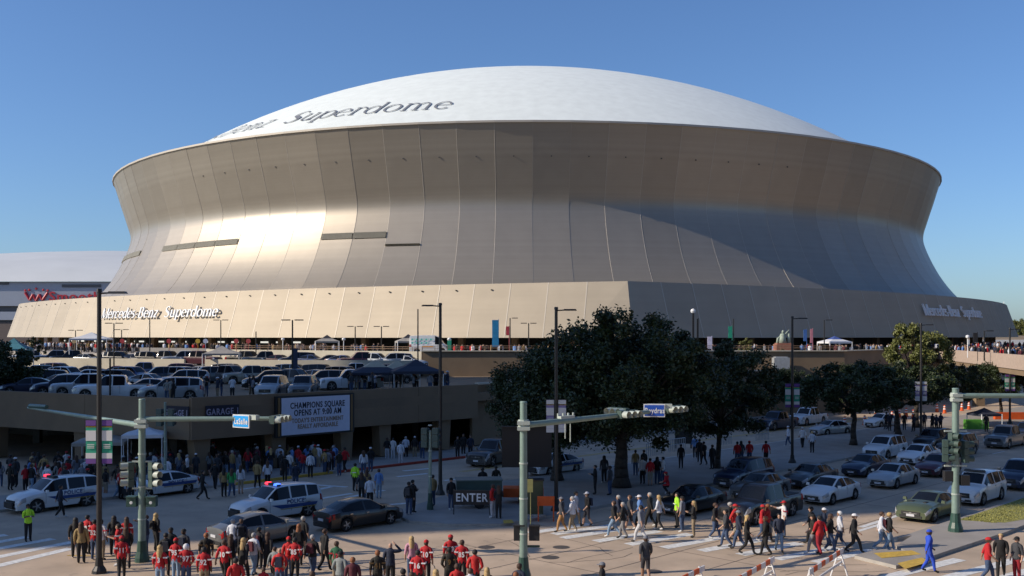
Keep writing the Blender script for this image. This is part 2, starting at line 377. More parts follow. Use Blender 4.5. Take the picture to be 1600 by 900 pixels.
def louvre_mesh(h0, h1):
    mb = MB(); k = 5
    for j in range(k):
        a = h0+(h1-h0)*j/k; b = a+(h1-h0)/k*.82; ra, rb = rad_at(a)+.19, rad_at(b)+.30
        vs = []
        for r, h in ((ra, a), (rb, b), (rb-.15, b), (ra-.15, a)):
            for s in (-1, 1): vs.append((r*math.sin(s*D2*.97), -r*math.cos(s*D2*.97), h+CZ))
        mb.add(vs, [(0, 1, 3, 2), (2, 3, 5, 4), (6, 7, 1, 0)])
    return mb.mesh('louvre')
VENTM = mat('vent dark', (.06, .06, .06), .6)
LV = {'a': louvre_mesh(17.1, 18.2), 'b': louvre_mesh(15.6, 15.9)}
for k in KV:
    a = (2*k+1)*D2
    o = obj('facade_panel', pm[rng.randrange(4)], METAL, st, rz=a)
    s = obj('seam', rme, SEAM, o); obj('rim_cap', rim, SEAM, o)
    if 300 < 800+F*(CX+101*math.sin(a))/(CY-101*math.cos(a)) < 1250:
        hh = 30.6; dv = MB(); r_ = rad_at(hh); dv.box((0, -r_-.05, hh+CZ), (.2, .1, .2)); obj('vent', dv, VENTM, o)
    px = 800+F*(CX+101*math.sin(a))/(CY-101*math.cos(a))
    if 262 < px < 392 or 495 < px < 590 or 193 < px < 220: obj('louvre', LV['a'], LOUV, o)
    if 590 < px < 645: obj('louvre', LV['b'], LOUV, o)
back = MB(); aa = [(-27)*2*D2-2*math.pi*j/60*(1-27/50) for j in range(61)]
aa = [(-27*2*D2)-(2*math.pi-54*2*D2)*j/60 for j in range(61)]
for a in aa:
    for r, h in prof: back.v.append((r*math.sin(a), -r*math.cos(a), h+CZ))
back.f = [(j*n+i, j*n+i+1, (j+1)*n+i+1, (j+1)*n+i) for j in range(60) for i in range(n-1)]; back.m = [0]*len(back.f)
obj('rear_wall', back.mesh('rear_wall', True), METAL, st)
# roof: spherical cap inside the rim
RA, RB, RR = 99.4, 34.9, 32.4
SR = (RA*RA+RR*RR)/(2*RR); ZC = RB+RR-SR
roof = MB(); NR, NA = 26, 120
roof.v.append((0, 0, ZC+SR+CZ))
for i in range(1, NR+1):
    for j in range(NA):
        r = RA*i/NR; q = 2*math.pi*j/NA; roof.v.append((r*math.sin(q), -r*math.cos(q), ZC+math.sqrt(SR*SR-r*r)+CZ))
for j in range(NA):
    roof.f.append((0, 1+j, 1+(j+1) % NA))
    for i in range(NR-1): roof.f.append((1+i*NA+j, 1+(i+1)*NA+j, 1+(i+1)*NA+(j+1) % NA, 1+i*NA+(j+1) % NA))
roof.m = [0]*len(roof.f)
ro = obj('roof', roof.mesh('roof', True), ROOFM, st)
gut = MB(); gut.lathe([(98.3, 34.5+CZ), (103.3, 34.9+CZ), (103.3, 36.0+CZ)], n=120); obj('gutter', gut, SEAM, st)
def roof_text(txt, a0, a1, r0, size):              # lettering wrapped round the roof edge
    me = serif_text(txt, .12, True)
    xs = [v.co.x for v in me.vertices]; x0, x1 = min(xs), max(xs)
    for v in me.vertices:
        a = a0+(v.co.x-x0)/(x1-x0)*(a1-a0); r = r0-v.co.y*size
        v.co = (r*math.sin(a), -r*math.cos(a), ZC+math.sqrt(SR*SR-r*r)+CZ+.16)
    return me
obj('roof_lettering', roof_text('Superdome', R(-33.2), R(-9.6), 89.3, 7.6), LETTER, ro)
obj('roof_lettering', roof_text('Mercedes-Benz', R(-71.5), R(-36.5), 89.3, 7.6), LETTER, ro)
# skirt: bulged square base
SKR, SAG = 134.6, 18.0; CHD = SKR*math.sqrt(2); RS = ((CHD/2)**2+SAG**2)/(2*SAG)
A0 = math.asin(12.5/134.6)
def skirt_pt(side, s, off=0.):
    # side 0 = left front, 1 = right front ; s 0..1 from the front corner
    ca = Vector((SKR*math.sin(A0), -SKR*math.cos(A0)))
    sg = -1 if side == 0 else 1
    cb = Vector((SKR*math.sin(A0+sg*math.pi/2), -SKR*math.cos(A0+sg*math.pi/2)))
    mid = (ca+cb)/2; nrm = mid.normalized(); cen = mid-nrm*(RS-SAG)
    off -= (max(0, s-.84)/.16)**2*8.5; half = math.asin(CHD/2/RS); q = half*(2*s-1)
    tv = (cb-ca).normalized(); rr = RS+off
    return cen+nrm*rr*math.cos(q)+tv*rr*math.sin(q), (nrm*math.cos(q)+tv*math.sin(q))
ZS0, ZS1 = 9.45, 17.3
NS = 34; sk = []
for side in (0, 1):
    for i in range(NS):
        mb = MB(); sa, sb = i/NS, (i+1)/NS; e = rng.uniform(0, .03)
        pa, _ = skirt_pt(side, sa, 0); pb, nb = skirt_pt(side, sb, e)
        bo = 2.6
        qa, _ = skirt_pt(side, sa, bo); qb, _ = skirt_pt(side, sb, bo+e)
        if i == 0: qa = pa+Vector((.4, -2.6))
        if i == NS-1: qb = pb+(pb.normalized()*2.6)
        ia = skirt_pt(side, sa, -6)[0]; ib = skirt_pt(side, sb, -6)[0]
        ja = skirt_pt(side, sa, -22)[0]; jb = skirt_pt(side, sb, -22)[0]
        vs = [(*qa, ZS0), (*qb, ZS0), (*pb, ZS1), (*pa, ZS1), (*ja, ZS1+.02), (*jb, ZS1+.02), (*ia, ZS0), (*ib, ZS0)]
        fs = [(0, 1, 2, 3), (3, 2, 5, 4), (1, 0, 6, 7)]
        if side == 0: fs = [f[::-1] for f in fs]
        mb.add(vs, fs)
        o = obj('skirt_panel', mb, METAL2, st)
        if i:
            m2 = MB(); d = .06; c = []
            t_, nn = skirt_pt(side, sa, 0); tv = Vector((-nn.y, nn.x))*(.07)
            for P_, z in ((qa, ZS0), (pa, ZS1)):
                for k2 in (-1, 1):
                    for off in (-.02, .04): pp = P_+tv*k2+nn*off; c.append((*pp, z))
            m2.add(c, [(0, 1, 5, 4), (1, 3, 7, 5), (3, 2, 6, 7), (4, 5, 7, 6)]); obj('seam', m2, SEAM, o)
# recessed dark wall under the skirt with pale openings
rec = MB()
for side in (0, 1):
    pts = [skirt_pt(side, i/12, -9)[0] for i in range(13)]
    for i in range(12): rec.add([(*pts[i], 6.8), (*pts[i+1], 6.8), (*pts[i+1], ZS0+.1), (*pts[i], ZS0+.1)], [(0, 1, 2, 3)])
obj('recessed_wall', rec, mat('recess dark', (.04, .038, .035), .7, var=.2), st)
LITW = emit('lit strip window', (.9, .88, .8), .9)
for i in range(26):
    s = .33+i*.021; p, nn = skirt_pt(0, s, -8.8)
    if i % 4 == 3: continue
    mb = MB(); mb.box((*p, 8.6), (1.9, .1, .28), math.atan2(nn.y, nn.x)+math.pi/2); obj('strip_light', mb, LITW, st)
colm = MB()
for side in (0, 1):
    for i in range(1, 22):
        p, nn = skirt_pt(side, i/22, -3); colm2 = MB(); colm2.box((*p, 8.15), (.9, .9, 2.7), math.atan2(nn.y, nn.x)); obj('column', colm2, WALLC, st)
def skirt_text(side, txt, sx0, sx1, z, size, ext=.25):
    me = serif_text(txt); bm = bmesh.new(); bm.from_mesh(me); r_ = bmesh.ops.extrude_face_region(bm, geom=list(bm.faces))
    for v in r_['geom']:
        if isinstance(v, bmesh.types.BMVert): v.co.z += .12
    bmesh.ops.recalc_face_normals(bm, faces=bm.faces); bm.to_mesh(me); bm.free(); xs = [v.co.x for v in me.vertices]; x0, x1 = min(xs), max(xs)
    for v in me.vertices:
        f = (v.co.x-x0)/(x1-x0); h = z+v.co.y*size
        s = sx0+f*(sx1-sx0); off = 2.6*(ZS1-h)/(ZS1-ZS0)+.38+v.co.z*2.0
        p, _ = skirt_pt(side, s, off); v.co = (p.x, p.y, h)
    return me
def s_for(side, px):
    lo, hi = 0., 1.
    for _ in range(40):
        m = (lo+hi)/2; p, _n = skirt_pt(side, m, .8); q = 800+F*(CX+p.x)/(CY+p.y)
        if (q > px) == (side == 0): lo = m
        else: hi = m
    return (lo+hi)/2
obj('wall_lettering', skirt_text(0, 'Mercedes-Benz  Superdome', s_for(0, 167), s_for(0, 348), 13.05, 2.7), SIGNW, st)
obj('wall_lettering', skirt_text(1, 'Mercedes-Benz  Superdome', s_for(1, 1438), s_for(1, 1527), 13.4, 2.9), SIGNW, st)
for i in range(3, 32):
    for side, zz in ((0, 16.4),):
        p, nn = skirt_pt(side, (i+.5)/NS, .42); mb = MB(); mb.box((*p, zz), (.22, .16, .16), math.atan2(nn.y, nn.x)+math.pi/2); obj('floodlight', mb, DARKM, st)
# ================================================================= PLAZA, DECKS, GARAGE
ZP, ZB, ZA = 6.8, 5.9, 4.75
plz = [(-11, 124.5), (41, 126), (66, 157), (92, 190), (150, 280), (150, 420), (-160, 420), (-160, 250), (-70, 168), (-40, 143)]
mb = MB(); mb.prism(plz, .02, ZP); tag(obj('plaza', mb, [PLAZC]), kind='structure')
def wall(name, pts, z0, z1, th, m, label=None, cat='wall', kind=None, cap=None, parent=None):
    mb = MB()
    for i in range(len(pts)-1):
        a, b = Vector(pts[i]), Vector(pts[i+1]); d = (b-a).normalized(); nn = Vector((-d.y, d.x))*th/2
        e = d*(th/2 if i < len(pts)-2 else 0)
        zz0 = z0[i] if isinstance(z0, list) else z0
        mb.prism([tuple(a-nn), tuple(b+e-nn), tuple(b+e+nn), tuple(a+nn)], zz0, z1)
    o = obj(name, mb, m, parent); 
    if label: tag(o, label, cat)
    if kind: tag(o, kind=kind)
    return o
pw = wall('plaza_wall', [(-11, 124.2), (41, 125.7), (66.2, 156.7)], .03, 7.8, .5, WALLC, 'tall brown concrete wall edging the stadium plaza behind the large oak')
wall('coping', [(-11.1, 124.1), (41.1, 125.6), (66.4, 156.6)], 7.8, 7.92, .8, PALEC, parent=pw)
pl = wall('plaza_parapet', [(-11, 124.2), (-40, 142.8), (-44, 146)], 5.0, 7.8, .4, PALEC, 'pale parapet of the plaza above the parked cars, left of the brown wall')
wall('plaza_parapet', [(-43.5, 146), (-58, 158)], 5.0, 7.9, .4, mat('grey wall', (.2, .19, .18), .8), 'short grey wall at plaza edge behind the parked cars')
# plaza railing
rl = MB()
def rail(mb, a, b, z, n, h=1.0):
    a, b = Vector(a), Vector(b)
    for i in range(n+1):
        p = a+(b-a)*i/n; mb.box((p.x, p.y, z+h/2), (.06, .06, h))
    for zz in (h, h*.55): mb.tube((*a, z+zz), (*b, z+zz), .035, n=5)
rail(rl, (-11, 124.2), (41, 125.7), 7.92, 34, .55); rail(rl, (-11, 124.2), (-40, 142.8), 7.8, 22, .55)
tag(obj('plaza_railing', rl, mat('brown railing', (.25, .16, .1), .6)), 'low thin railing running along top of the plaza wall', 'railing')
dk = [(-21.8, 68.8), (34.3, 126), (-11, 125.0), (-11.2, 118), (-26, 119.8), (-70, 136), (-125, 160), (-180, 159)]
mb = MB(); mb.prism(dk, 4.05, ZA); DECKM = mat('deck asphalt', (.12, .115, .11), .85, var=.15, scale=.6)
tag(obj('garage_deck', mb, [WALLC, DECKM]), kind='structure')
dk2 = [(-11.5, 118.2), (-26, 120), (-70, 136.2), (-125, 160), (-160, 250), (-70, 168), (-40, 143), (-11.2, 124.4)]
mb = MB(); mb.prism(dk2, .04, ZB); tag(obj('upper_deck', mb, [DECKM]), kind='structure')
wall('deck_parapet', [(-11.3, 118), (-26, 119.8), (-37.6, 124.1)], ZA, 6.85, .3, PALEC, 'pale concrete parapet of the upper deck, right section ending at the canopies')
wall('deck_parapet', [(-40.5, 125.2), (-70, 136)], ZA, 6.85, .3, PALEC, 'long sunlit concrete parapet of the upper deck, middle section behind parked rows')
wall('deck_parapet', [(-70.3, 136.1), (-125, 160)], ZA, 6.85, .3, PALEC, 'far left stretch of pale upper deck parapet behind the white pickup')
# garage: fascia, columns, inner walls
gg = thing('parking_garage', 'low brown concrete parking garage with open ground floor and cars on top', 'parking garage', (-21.8, 68.8, 0))
def loc(p): return (p[0]+21.8, p[1]-68.8)
def gw(name, a, b, z0, z1, th, m=WALLC, off=0.):
    a, b = Vector(a), Vector(b); d = (b-a).normalized(); nn = Vector((d.y, -d.x))
    if nn.y > 0: nn = -nn
    a2, b2 = a+nn*off, b+nn*off
    mb = MB(); q = [loc(x) for x in (a2, b2, b2-nn*th, a2-nn*th)]; mb.prism(q, z0, z1); return obj(name, mb, m, gg)
G0 = Vector((-21.8, 68.8)); UD = Vector(U); LD = Vector((-LA[0], -LA[1]))
NBAY = 4
tt = 26.9
for i in range(NBAY):
    a = G0+UD*(tt*i/NBAY+.015*(i > 0)); b = G0+UD*(tt*(i+1)/NBAY-.015); gw('fascia', a, b, 2.6, 5.5, .35)
for i in range(9):
    a = G0+LD*(11*i+.2*(i == 0)); b = G0+LD*(11*(i+1)-.03); gw('fascia', a, b, 2.6, 5.4, .35)
gw('recessed_wall', G0+UD*27+Vector((-.6, .6)), G0+UD*33+Vector((-.6, .6)), .1, 5.4, .3)
for i in range(5):
    a = G0+UD*(33+9.3*i+.02); b = G0+UD*(33+9.3*(i+1)); gw('solid_wall', a, b, .05, 5.5, .35)
gw('coping', G0+UD*26.95, G0+UD*79.5, 5.5, 5.62, .55, PALEC, .1)
def pier(p, w0, w1, d, face):
    mb = MB(); x, y = loc(p); 
    a = math.atan2(face[1], face[0]); ca, sa = math.cos(a), math.sin(a); vs = []
    for z, wx in ((.1, w0), (2.62, w1)):
        for sx_, sy_ in ((-1, -1), (1, -1), (1, 1), (-1, 1)):
            lx, ly = sx_*wx/2+(w1-w0)*.0, sy_*d/2; vs.append((x+lx*ca-ly*sa, y+lx*sa+ly*ca, z))
    mb.add(vs, [(3, 2, 1, 0), (4, 5, 6, 7), (0, 1, 5, 4), (1, 2, 6, 5), (2, 3, 7, 6), (3, 0, 4, 7)]); obj('pier', mb, WALLC, gg)
for px in (125, 546, 440, 606, 700, 320):
    if px < 300: t = meet(px, G0, LD); p = G0+LD*t+Vector((0, .9))
    else: t = meet(px, G0, UD); p = G0+UD*t+Vector((-.6, .6))
    pier(p, .9, 1.25, 1.0, U if px > 300 else LA)
for t in (22, 33, 44, 60, 75):
    p = G0+LD*t+Vector((0, .9)); pier(p, .9, 1.25, 1.0, LA)
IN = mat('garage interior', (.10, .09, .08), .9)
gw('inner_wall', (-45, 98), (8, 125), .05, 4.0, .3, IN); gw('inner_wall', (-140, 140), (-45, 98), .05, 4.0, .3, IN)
for i in range(4):
    for j in range(5):
        p = G0+UD*(4+8*j)+Vector((-8.5, 7))*(i+.8)
        if p.y > 112: continue
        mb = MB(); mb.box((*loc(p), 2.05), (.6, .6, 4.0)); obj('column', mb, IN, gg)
# champions square board
NAVY = mat('sign navy', (.01, .012, .03), .5, var=0); GOLD = mat('sign gold', (.20, .115, .04), .5, var=0); TANL = mat('sign tan', (.30, .21, .15), .5, var=0)
SCRW = mat('board white', (.62, .66, .80), .4, var=.04)
t0 = meet(436, G0, UD); t1 = meet(543, G0, UD); a = G0+UD*t0; b = G0+UD*t1; mid = (a+b)/2; wd = (b-a).length; rz = math.atan2(U[1], U[0])
bd = thing('billboard', 'white board reading CHAMPIONS SQUARE OPENS AT 9:00 AM on the garage wall', 'billboard', (mid.x+.28*V[0], mid.y+.28*V[1], 2.45), rz)
mb = MB(); mb.box((0, .12, 1.36), (wd+.9, .2, 3.0)); obj('backing', mb, BLACK, bd)
mb = MB(); mb.box((0, 0, 1.36), (wd-.05, .08, 2.72)); obj('panel', mb, SCRW, bd)
for s in (-1, 1): mb = MB(); mb.box((s*(wd/2+.18), 0, 1.36), (.16, .07, 2.8)); obj('gold_strip', mb, GOLD, bd)
for k, (s, z, sz, m) in enumerate((('CHAMPIONS SQUARE', 1.92, .62, NAVY), ('OPENS AT 9:00 AM', 1.38, .62, NAVY), ('TODAY\'S ENTERTAINMENT', .86, .46, TANL), ('REALLY AFFORDABLE', .42, .46, TANL))):
    text('lettering', s, sz, m, bd, (.12, -.05, z), ext=.008, sx=.74, bold=.012)
for px0, px1, wing in ((320, 372, 1), (260, 297, 0)):
    D_ = UD if wing else LD
    p, q = G0+D_*meet(px0, G0, D_), G0+D_*meet(px1, G0, D_); m_ = (p+q)/2; wd = (q-p).length
    n_ = Vector(V) if wing else Vector((-.493, -.87)); m_ = m_+n_*.12
    sg = thing('garage_sign', 'dark sign with pale letters GARAGE 1, %s' % ('on the fascia right of the garage corner' if wing else 'on the fascia left of the garage corner'), 'sign', (m_.x, m_.y, 4.05), rz if wing else math.atan2(LA[1], LA[0]))
    mb = MB(); mb.box((0, 0, .42), (wd, .08, .85)); obj('panel', mb, NAVY, sg); text('lettering', 'GARAGE 1', .62 if wing else .56, mat('sign lilac', (.35, .33, .45), .5, var=0), sg, (0, -.06, .2), sx=.8, bold=.008)
# walkway bridge on the right
bp = [(66, 158), (60, 134), (54.3, 111), (50.5, 96)]
br = tag(bpy.data.objects.new('walkway_bridge', None), 'raised concrete walkway curving off the plaza towards right edge', 'bridge'); C.objects.link(br); br.location = (60, 134, 0)
BRC = mat('pinkish concrete', (.42, .33, .27), .8, var=.1)
def bl(p): return (p[0]-60, p[1]-134)
for off, nm in ((0, 'parapet'), (5.0, 'parapet')):
    mb = MB()
    for i in range(3):
        a, b = Vector(bl(bp[i]))+Vector((off, -off*.2)), Vector(bl(bp[i+1]))+Vector((off, -off*.2)); d = (b-a).normalized(); nn = Vector((-d.y, d.x))*.15
        mb.prism([tuple(a-nn), tuple(b-nn), tuple(b+nn), tuple(a+nn)], 6.2, 7.75)
    obj(nm, mb, BRC, br)
mb = MB(); mb.prism([bl(bp[0]), bl(bp[1]), bl(bp[2]), bl(bp[3]), (bl(bp[3])[0]+5, bl(bp[3])[1]-1), (bl(bp[2])[0]+5, bl(bp[2])[1]-1), (bl(bp[1])[0]+5, bl(bp[1])[1]-1), (bl(bp[0])[0]+5, bl(bp[0])[1]-1)], 5.6, 6.6); obj('deck', mb, WALLC, br)
for p in ((62, 140), (57, 113)):
    mb = MB(); x, y = bl(p); mb.box((x+2.6, y, 2.8), (1.2, 1.2, 5.6)); obj('pier', mb, WALLC, br)
# ================================================================= ARENA far left
ar = thing('arena', 'pale grey arena with curved white roof and red lettering, behind the stadium', 'arena', (-190, 420, 0))
AW = mat('arena wall', (.30, .34, .42), .6, var=.05, scale=.1); AR = mat('arena roof', (.58, .60, .60), .6, var=.05, scale=.05); AD = mat('arena dark', (.08, .085, .10), .6); AB = mat('arena brick', (.14, .11, .10), .8)
d = 420.; k = d/F
xl, xr = -40, 330
def ax(px): return (px-800)*k+190
def az(py): return CZ+(HY-py)*k
def abox(nm, px0, px1, y0, y1, m, dy=0, dep=2.): mb = MB(); mb.box(((ax(px0)+ax(px1))/2, dy+dep/2, (az(y0)+az(y1))/2), (ax(px1)-ax(px0), dep, abs(az(y0)-az(y1)))); return obj(nm, mb, m, ar)
abox('upper_wall', -200, 300, 440, 478, AW, 0, 60); abox('window_band', -200, 300, 478, 487, AD, 1.5, 50); abox('lower_wall', -200, 300, 487, 500, AW, 0, 50); abox('window_band', -200, 300, 500, 504, AD, 1.5, 50); abox('base_wall', -200, 300, 504, 562, AB, .6, 50)
abox('vent', -40, 14, 441, 445, AD, -.25, .4); abox('vent', 97, 158, 444.5, 449, AD, -.25, .4)
mb = MB(); NX = 24
for j, (yy, zz) in enumerate(((0, 440), (6, 430), (16, 418), (30, 408), (50, 400), (80, 393), (110, 392))):
    for i in range(NX+1):
        px = -200+520*i/NX; sag = 10*((px-20)/260.)**2+(px > 0)*(px/200.)*4
        z = CZ+(HY-zz-sag*(j/6.))*(420+yy)/F; mb.v.append((ax(px), yy-1.5, z))
for j in range(6):
    for i in range(NX): mb.f.append((j*(NX+1)+i, j*(NX+1)+i+1, (j+1)*(NX+1)+i+1, (j+1)*(NX+1)+i)); mb.m.append(0)
obj('roof', mb.mesh('roof', True), AR, ar)
REDS = mat('sign red', (.45, .02, .04), .5, var=0)
text('lettering', 'Smoothie King', 5.4, REDS, ar, (ax(77), -.4, az(470)), ext=.2, align='LEFT', bold=.08, sx=1.15)
cr_ = MB(); zz_ = ((40, 457), (47, 469), (52, 460), (57, 470), (62, 460), (67, 469), (75, 457))
for a, b in zip(zz_[:-1], zz_[1:]): cr_.tube((ax(a[0]), -.3, az(a[1])), (ax(b[0]), -.3, az(b[1])), .55, .45, 6)
for x, y0 in ((46, 453), (57, 451), (68, 453), (40, 454), (75, 454)): cr_.lathe([(0, -.2), (.5, -.1), (.5, .1), (0, .2)], (ax(x), -.3, az(y0)), 8, axis='y')
obj('crown_logo', cr_, REDS, ar)
# ================================================================= off-frame tower that shades the crossing, unseen towers added to darken reflections, far background
def tower(n0, n1, t0, t1, h, label, col):
    tn = thing('office_tower', label, 'building', (0, 0, 0))
    q = [(-SY*n0+SX*t0, SX*n0+SY*t0), (-SY*n1+SX*t0, SX*n1+SY*t0), (-SY*n1+SX*t1, SX*n1+SY*t1), (-SY*n0+SX*t1, SX*n0+SY*t1)]
    mb = MB(); mb.prism(q, 0, h); obj('wall', mb, mat('tower wall'+str(n0), col, .7, var=.1, scale=.1), tn)
    wb = MB()
    for z in range(5, int(h)-2, 4):
        for i in range(4):
            a, b = Vector(q[i]), Vector(q[(i+1) % 4]); mdl = (a+b)/2; wb.box((mdl.x, mdl.y, z+1), ((b-a).length+.1, .14, 1.9), math.atan2((b-a).y, (b-a).x))
    obj('window_bands', wb, GLASS, tn)
tower(49.7, 120.3, -140, -112, 98, 'tall concrete office tower beyond the left edge of the crossing', (.35, .32, .28))
def block(x, y, w_, d_, h, label, col, rz=0.):  # unseen towers, added to cut sky light and darken the metal's reflections
    tn = thing('office_tower', label, 'building', (x, y, 0), rz); mb = MB(); mb.box((0, 0, h/2), (w_, d_, h)); obj('wall', mb, mat('tower facade '+label[:9], col, .5, var=.1, scale=.1), tn); wb = MB()
    for z in range(4, int(h)-2, 4): wb.box((0, 0, z+1.2), (w_+.3, d_+.3, 2.2))
    obj('window_bands', wb, GLASS, tn)
block(285, 315, 60, 60, 120, 'dark glass office tower beyond the right edge behind the avenue', (.08, .085, .09), .3)
block(215, 165, 55, 60, 95, 'brown office tower beyond the right edge beside the avenue', (.14, .11, .09), .5)
block(330, 460, 90, 50, 70, 'grey slab building beyond the right edge far down the avenue', (.16, .16, .15), .1)
block(120, -30, 60, 50, 130, 'dark office tower behind the viewpoint to the right', (.10, .10, .11), .7)
block(20, -110, 90, 50, 120, 'concrete office tower behind the viewpoint', (.2, .18, .16), .1)
fb = thing('warehouse', 'long low beige building with white stripe on the horizon at right', 'building', (290, 590, 0))
mb = MB(); mb.box((0, 0, 5), (70, 20, 10)); obj('wall', mb, mat('beige wall', (.45, .36, .27), .8), fb); mb = MB(); mb.box((0, -10.2, 6.2), (69, .4, 2.6)); obj('white_band', mb, WHITE, fb)
lm = MB()
for a, b in ((0, 0), (1.2, 0), (.6, 1.0)): lm.tube((a-.6, b-.5, 0), ((a-.6)*.4, (b-.5)*.4, 40), .12, n=4)
for z in range(2, 40, 3): lm.tube((-.6+.36*z/40, -.5, z), (.6-.36*z/40, -.5, z+3), .06, n=4)
tag(obj('radio_mast', lm, mat('galvanised', (.5, .5, .5), .5, .6), None, (at(1568, 900), 900, 0)), 'thin lattice radio mast on the far horizon at right', 'mast')
# ================================================================= VEHICLES
PAINTS = {}
def paint(nm):
    T = dict(white=(.62, .64, .66), silver=(.36, .38, .40), grey=(.13, .135, .14), charcoal=(.05, .052, .056), black=(.008, .008, .01), navy=(.012, .02, .05), maroon=(.07, .015, .025), green=(.085, .11, .06), red=(.3, .02, .02), beige=(.35, .31, .25), blue=(.02, .05, .16))
    T['orange'] = (.5, .1, .02)
    return mat('car paint '+nm, T[nm], .32, .25 if nm in ('silver', 'grey', 'charcoal', 'green', 'beige') else 0, var=0, coat=.5)
TYRE = mat('tyre rubber', (.012, .012, .012), .85, var=0); RIM = mat('alloy rim', (.35, .35, .36), .35, .8, var=0)
LAMP = mat('headlamp glass', (.45, .46, .48), .12, .3, var=0); TAIL = mat('tail lamp red', (.30, .01, .01), .2, var=0); AMB = emit('amber lamp', (1, .35, .05), 1.2)
PLATE = mat('licence plate', (.55, .56, .6), .5, var=0); CHROME = mat('chrome', (.55, .55, .55), .15, 1, var=0); PLAS = mat('black plastic', (.02, .02, .022), .6, var=0)
LRED = emit('light bar red', (1, .03, .06), 3); LBLU = emit('light bar blue', (.05, .15, 1), 3); LIVB = mat('livery blue', (.02, .06, .22), .4, var=0); LIVG = mat('livery gold', (.35, .26, .08), .4, var=0)
# x, belt z, top z, half width, top half width ; front is +x
ST = {
 'sedan': dict(H=[(-2.36, .72, .76, .66, .5), (-2.28, .92, .97, .80, .62), (-1.82, .98, 1.07, .87, .66), (-1.0, .97, 1.37, .90, .57), (-.3, .95, 1.45, .91, .60), (.25, .93, 1.42, .91, .60), (1.05, .93, .99, .90, .70), (1.7, .85, .92, .89, .68), (2.15, .72, .78, .84, .6), (2.33, .58, .62, .68, .5)], wh=(-1.4, 1.38), r=.33, gl=(-1.62, .92), ws=(.3, 1.0), rw=(-1.78, -1.05), pil=(-.28,), fr=2.33, grz=.46),
 'coupe': dict(H=[(-2.36, .78, .82, .70, .55), (-2.28, 1.0, 1.05, .84, .66), (-1.85, 1.02, 1.09, .92, .68), (-1.0, .98, 1.30, .95, .56), (-.5, .93, 1.37, .94, .58), (.05, .92, 1.35, .93, .60), (.85, .92, .98, .93, .72), (1.7, .86, .95, .94, .74), (2.2, .74, .82, .90, .66), (2.38, .56, .64, .78, .6)], wh=(-1.35, 1.42), r=.36, gl=(-1.3, .72), ws=(.08, .83), rw=(-1.8, -1.0), pil=(), fr=2.38, grz=.50),
 'suv': dict(H=[(-2.44, .90, 1.05, .76, .66), (-2.36, 1.12, 1.45, .88, .66), (-2.15, 1.15, 1.68, .93, .68), (-1.2, 1.12, 1.76, .95, .70), (-.2, 1.10, 1.78, .95, .70), (.40, 1.08, 1.73, .95, .68), (1.12, 1.08, 1.14, .94, .76), (1.8, 1.0, 1.08, .92, .74), (2.28, .86, .94, .88, .66), (2.44, .62, .74, .74, .56)], wh=(-1.45, 1.42), r=.38, gl=(-2.12, .98), ws=(.45, 1.08), rw=(-2.40, -2.12), pil=(-.35, -1.38), fr=2.44, grz=.62),
 'pickup': dict(H=[(-2.9, .95, 1.0, .90, .80), (-2.86, 1.12, 1.14, .96, .86), (-1.15, 1.12, 1.14, .96, .86), (-1.05, 1.12, 1.80, .95, .68), (-.9, 1.12, 1.88, .95, .70), (.35, 1.10, 1.90, .96, .70), (.55, 1.10, 1.84, .96, .70), (1.15, 1.12, 1.17, .96, .80), (2.0, 1.10, 1.17, .96, .80), (2.72, 1.0, 1.10, .94, .74), (2.88, .62, .88, .84, .70)], wh=(-1.85, 1.85), r=.41, gl=(-1.02, 1.02), ws=(.60, 1.12), rw=(-1.14, -1.04), pil=(-.1,), fr=2.88, grz=.78),
 'van': dict(H=[(-2.6, 1.2, 2.2, .90, .80), (-2.55, 1.25, 2.38, .95, .80), (-1.0, 1.25, 2.45, .97, .82), (.6, 1.25, 2.45, .97, .80), (1.2, 1.22, 2.25, .96, .76), (1.9, 1.18, 1.30, .95, .74), (2.4, 1.0, 1.08, .90, .66), (2.6, .6, .74, .78, .6)], wh=(-1.6, 1.75), r=.36, gl=(.75, 1.75), ws=(1.25, 1.85), rw=(-9, -8), pil=(), fr=2.6, grz=.62)}
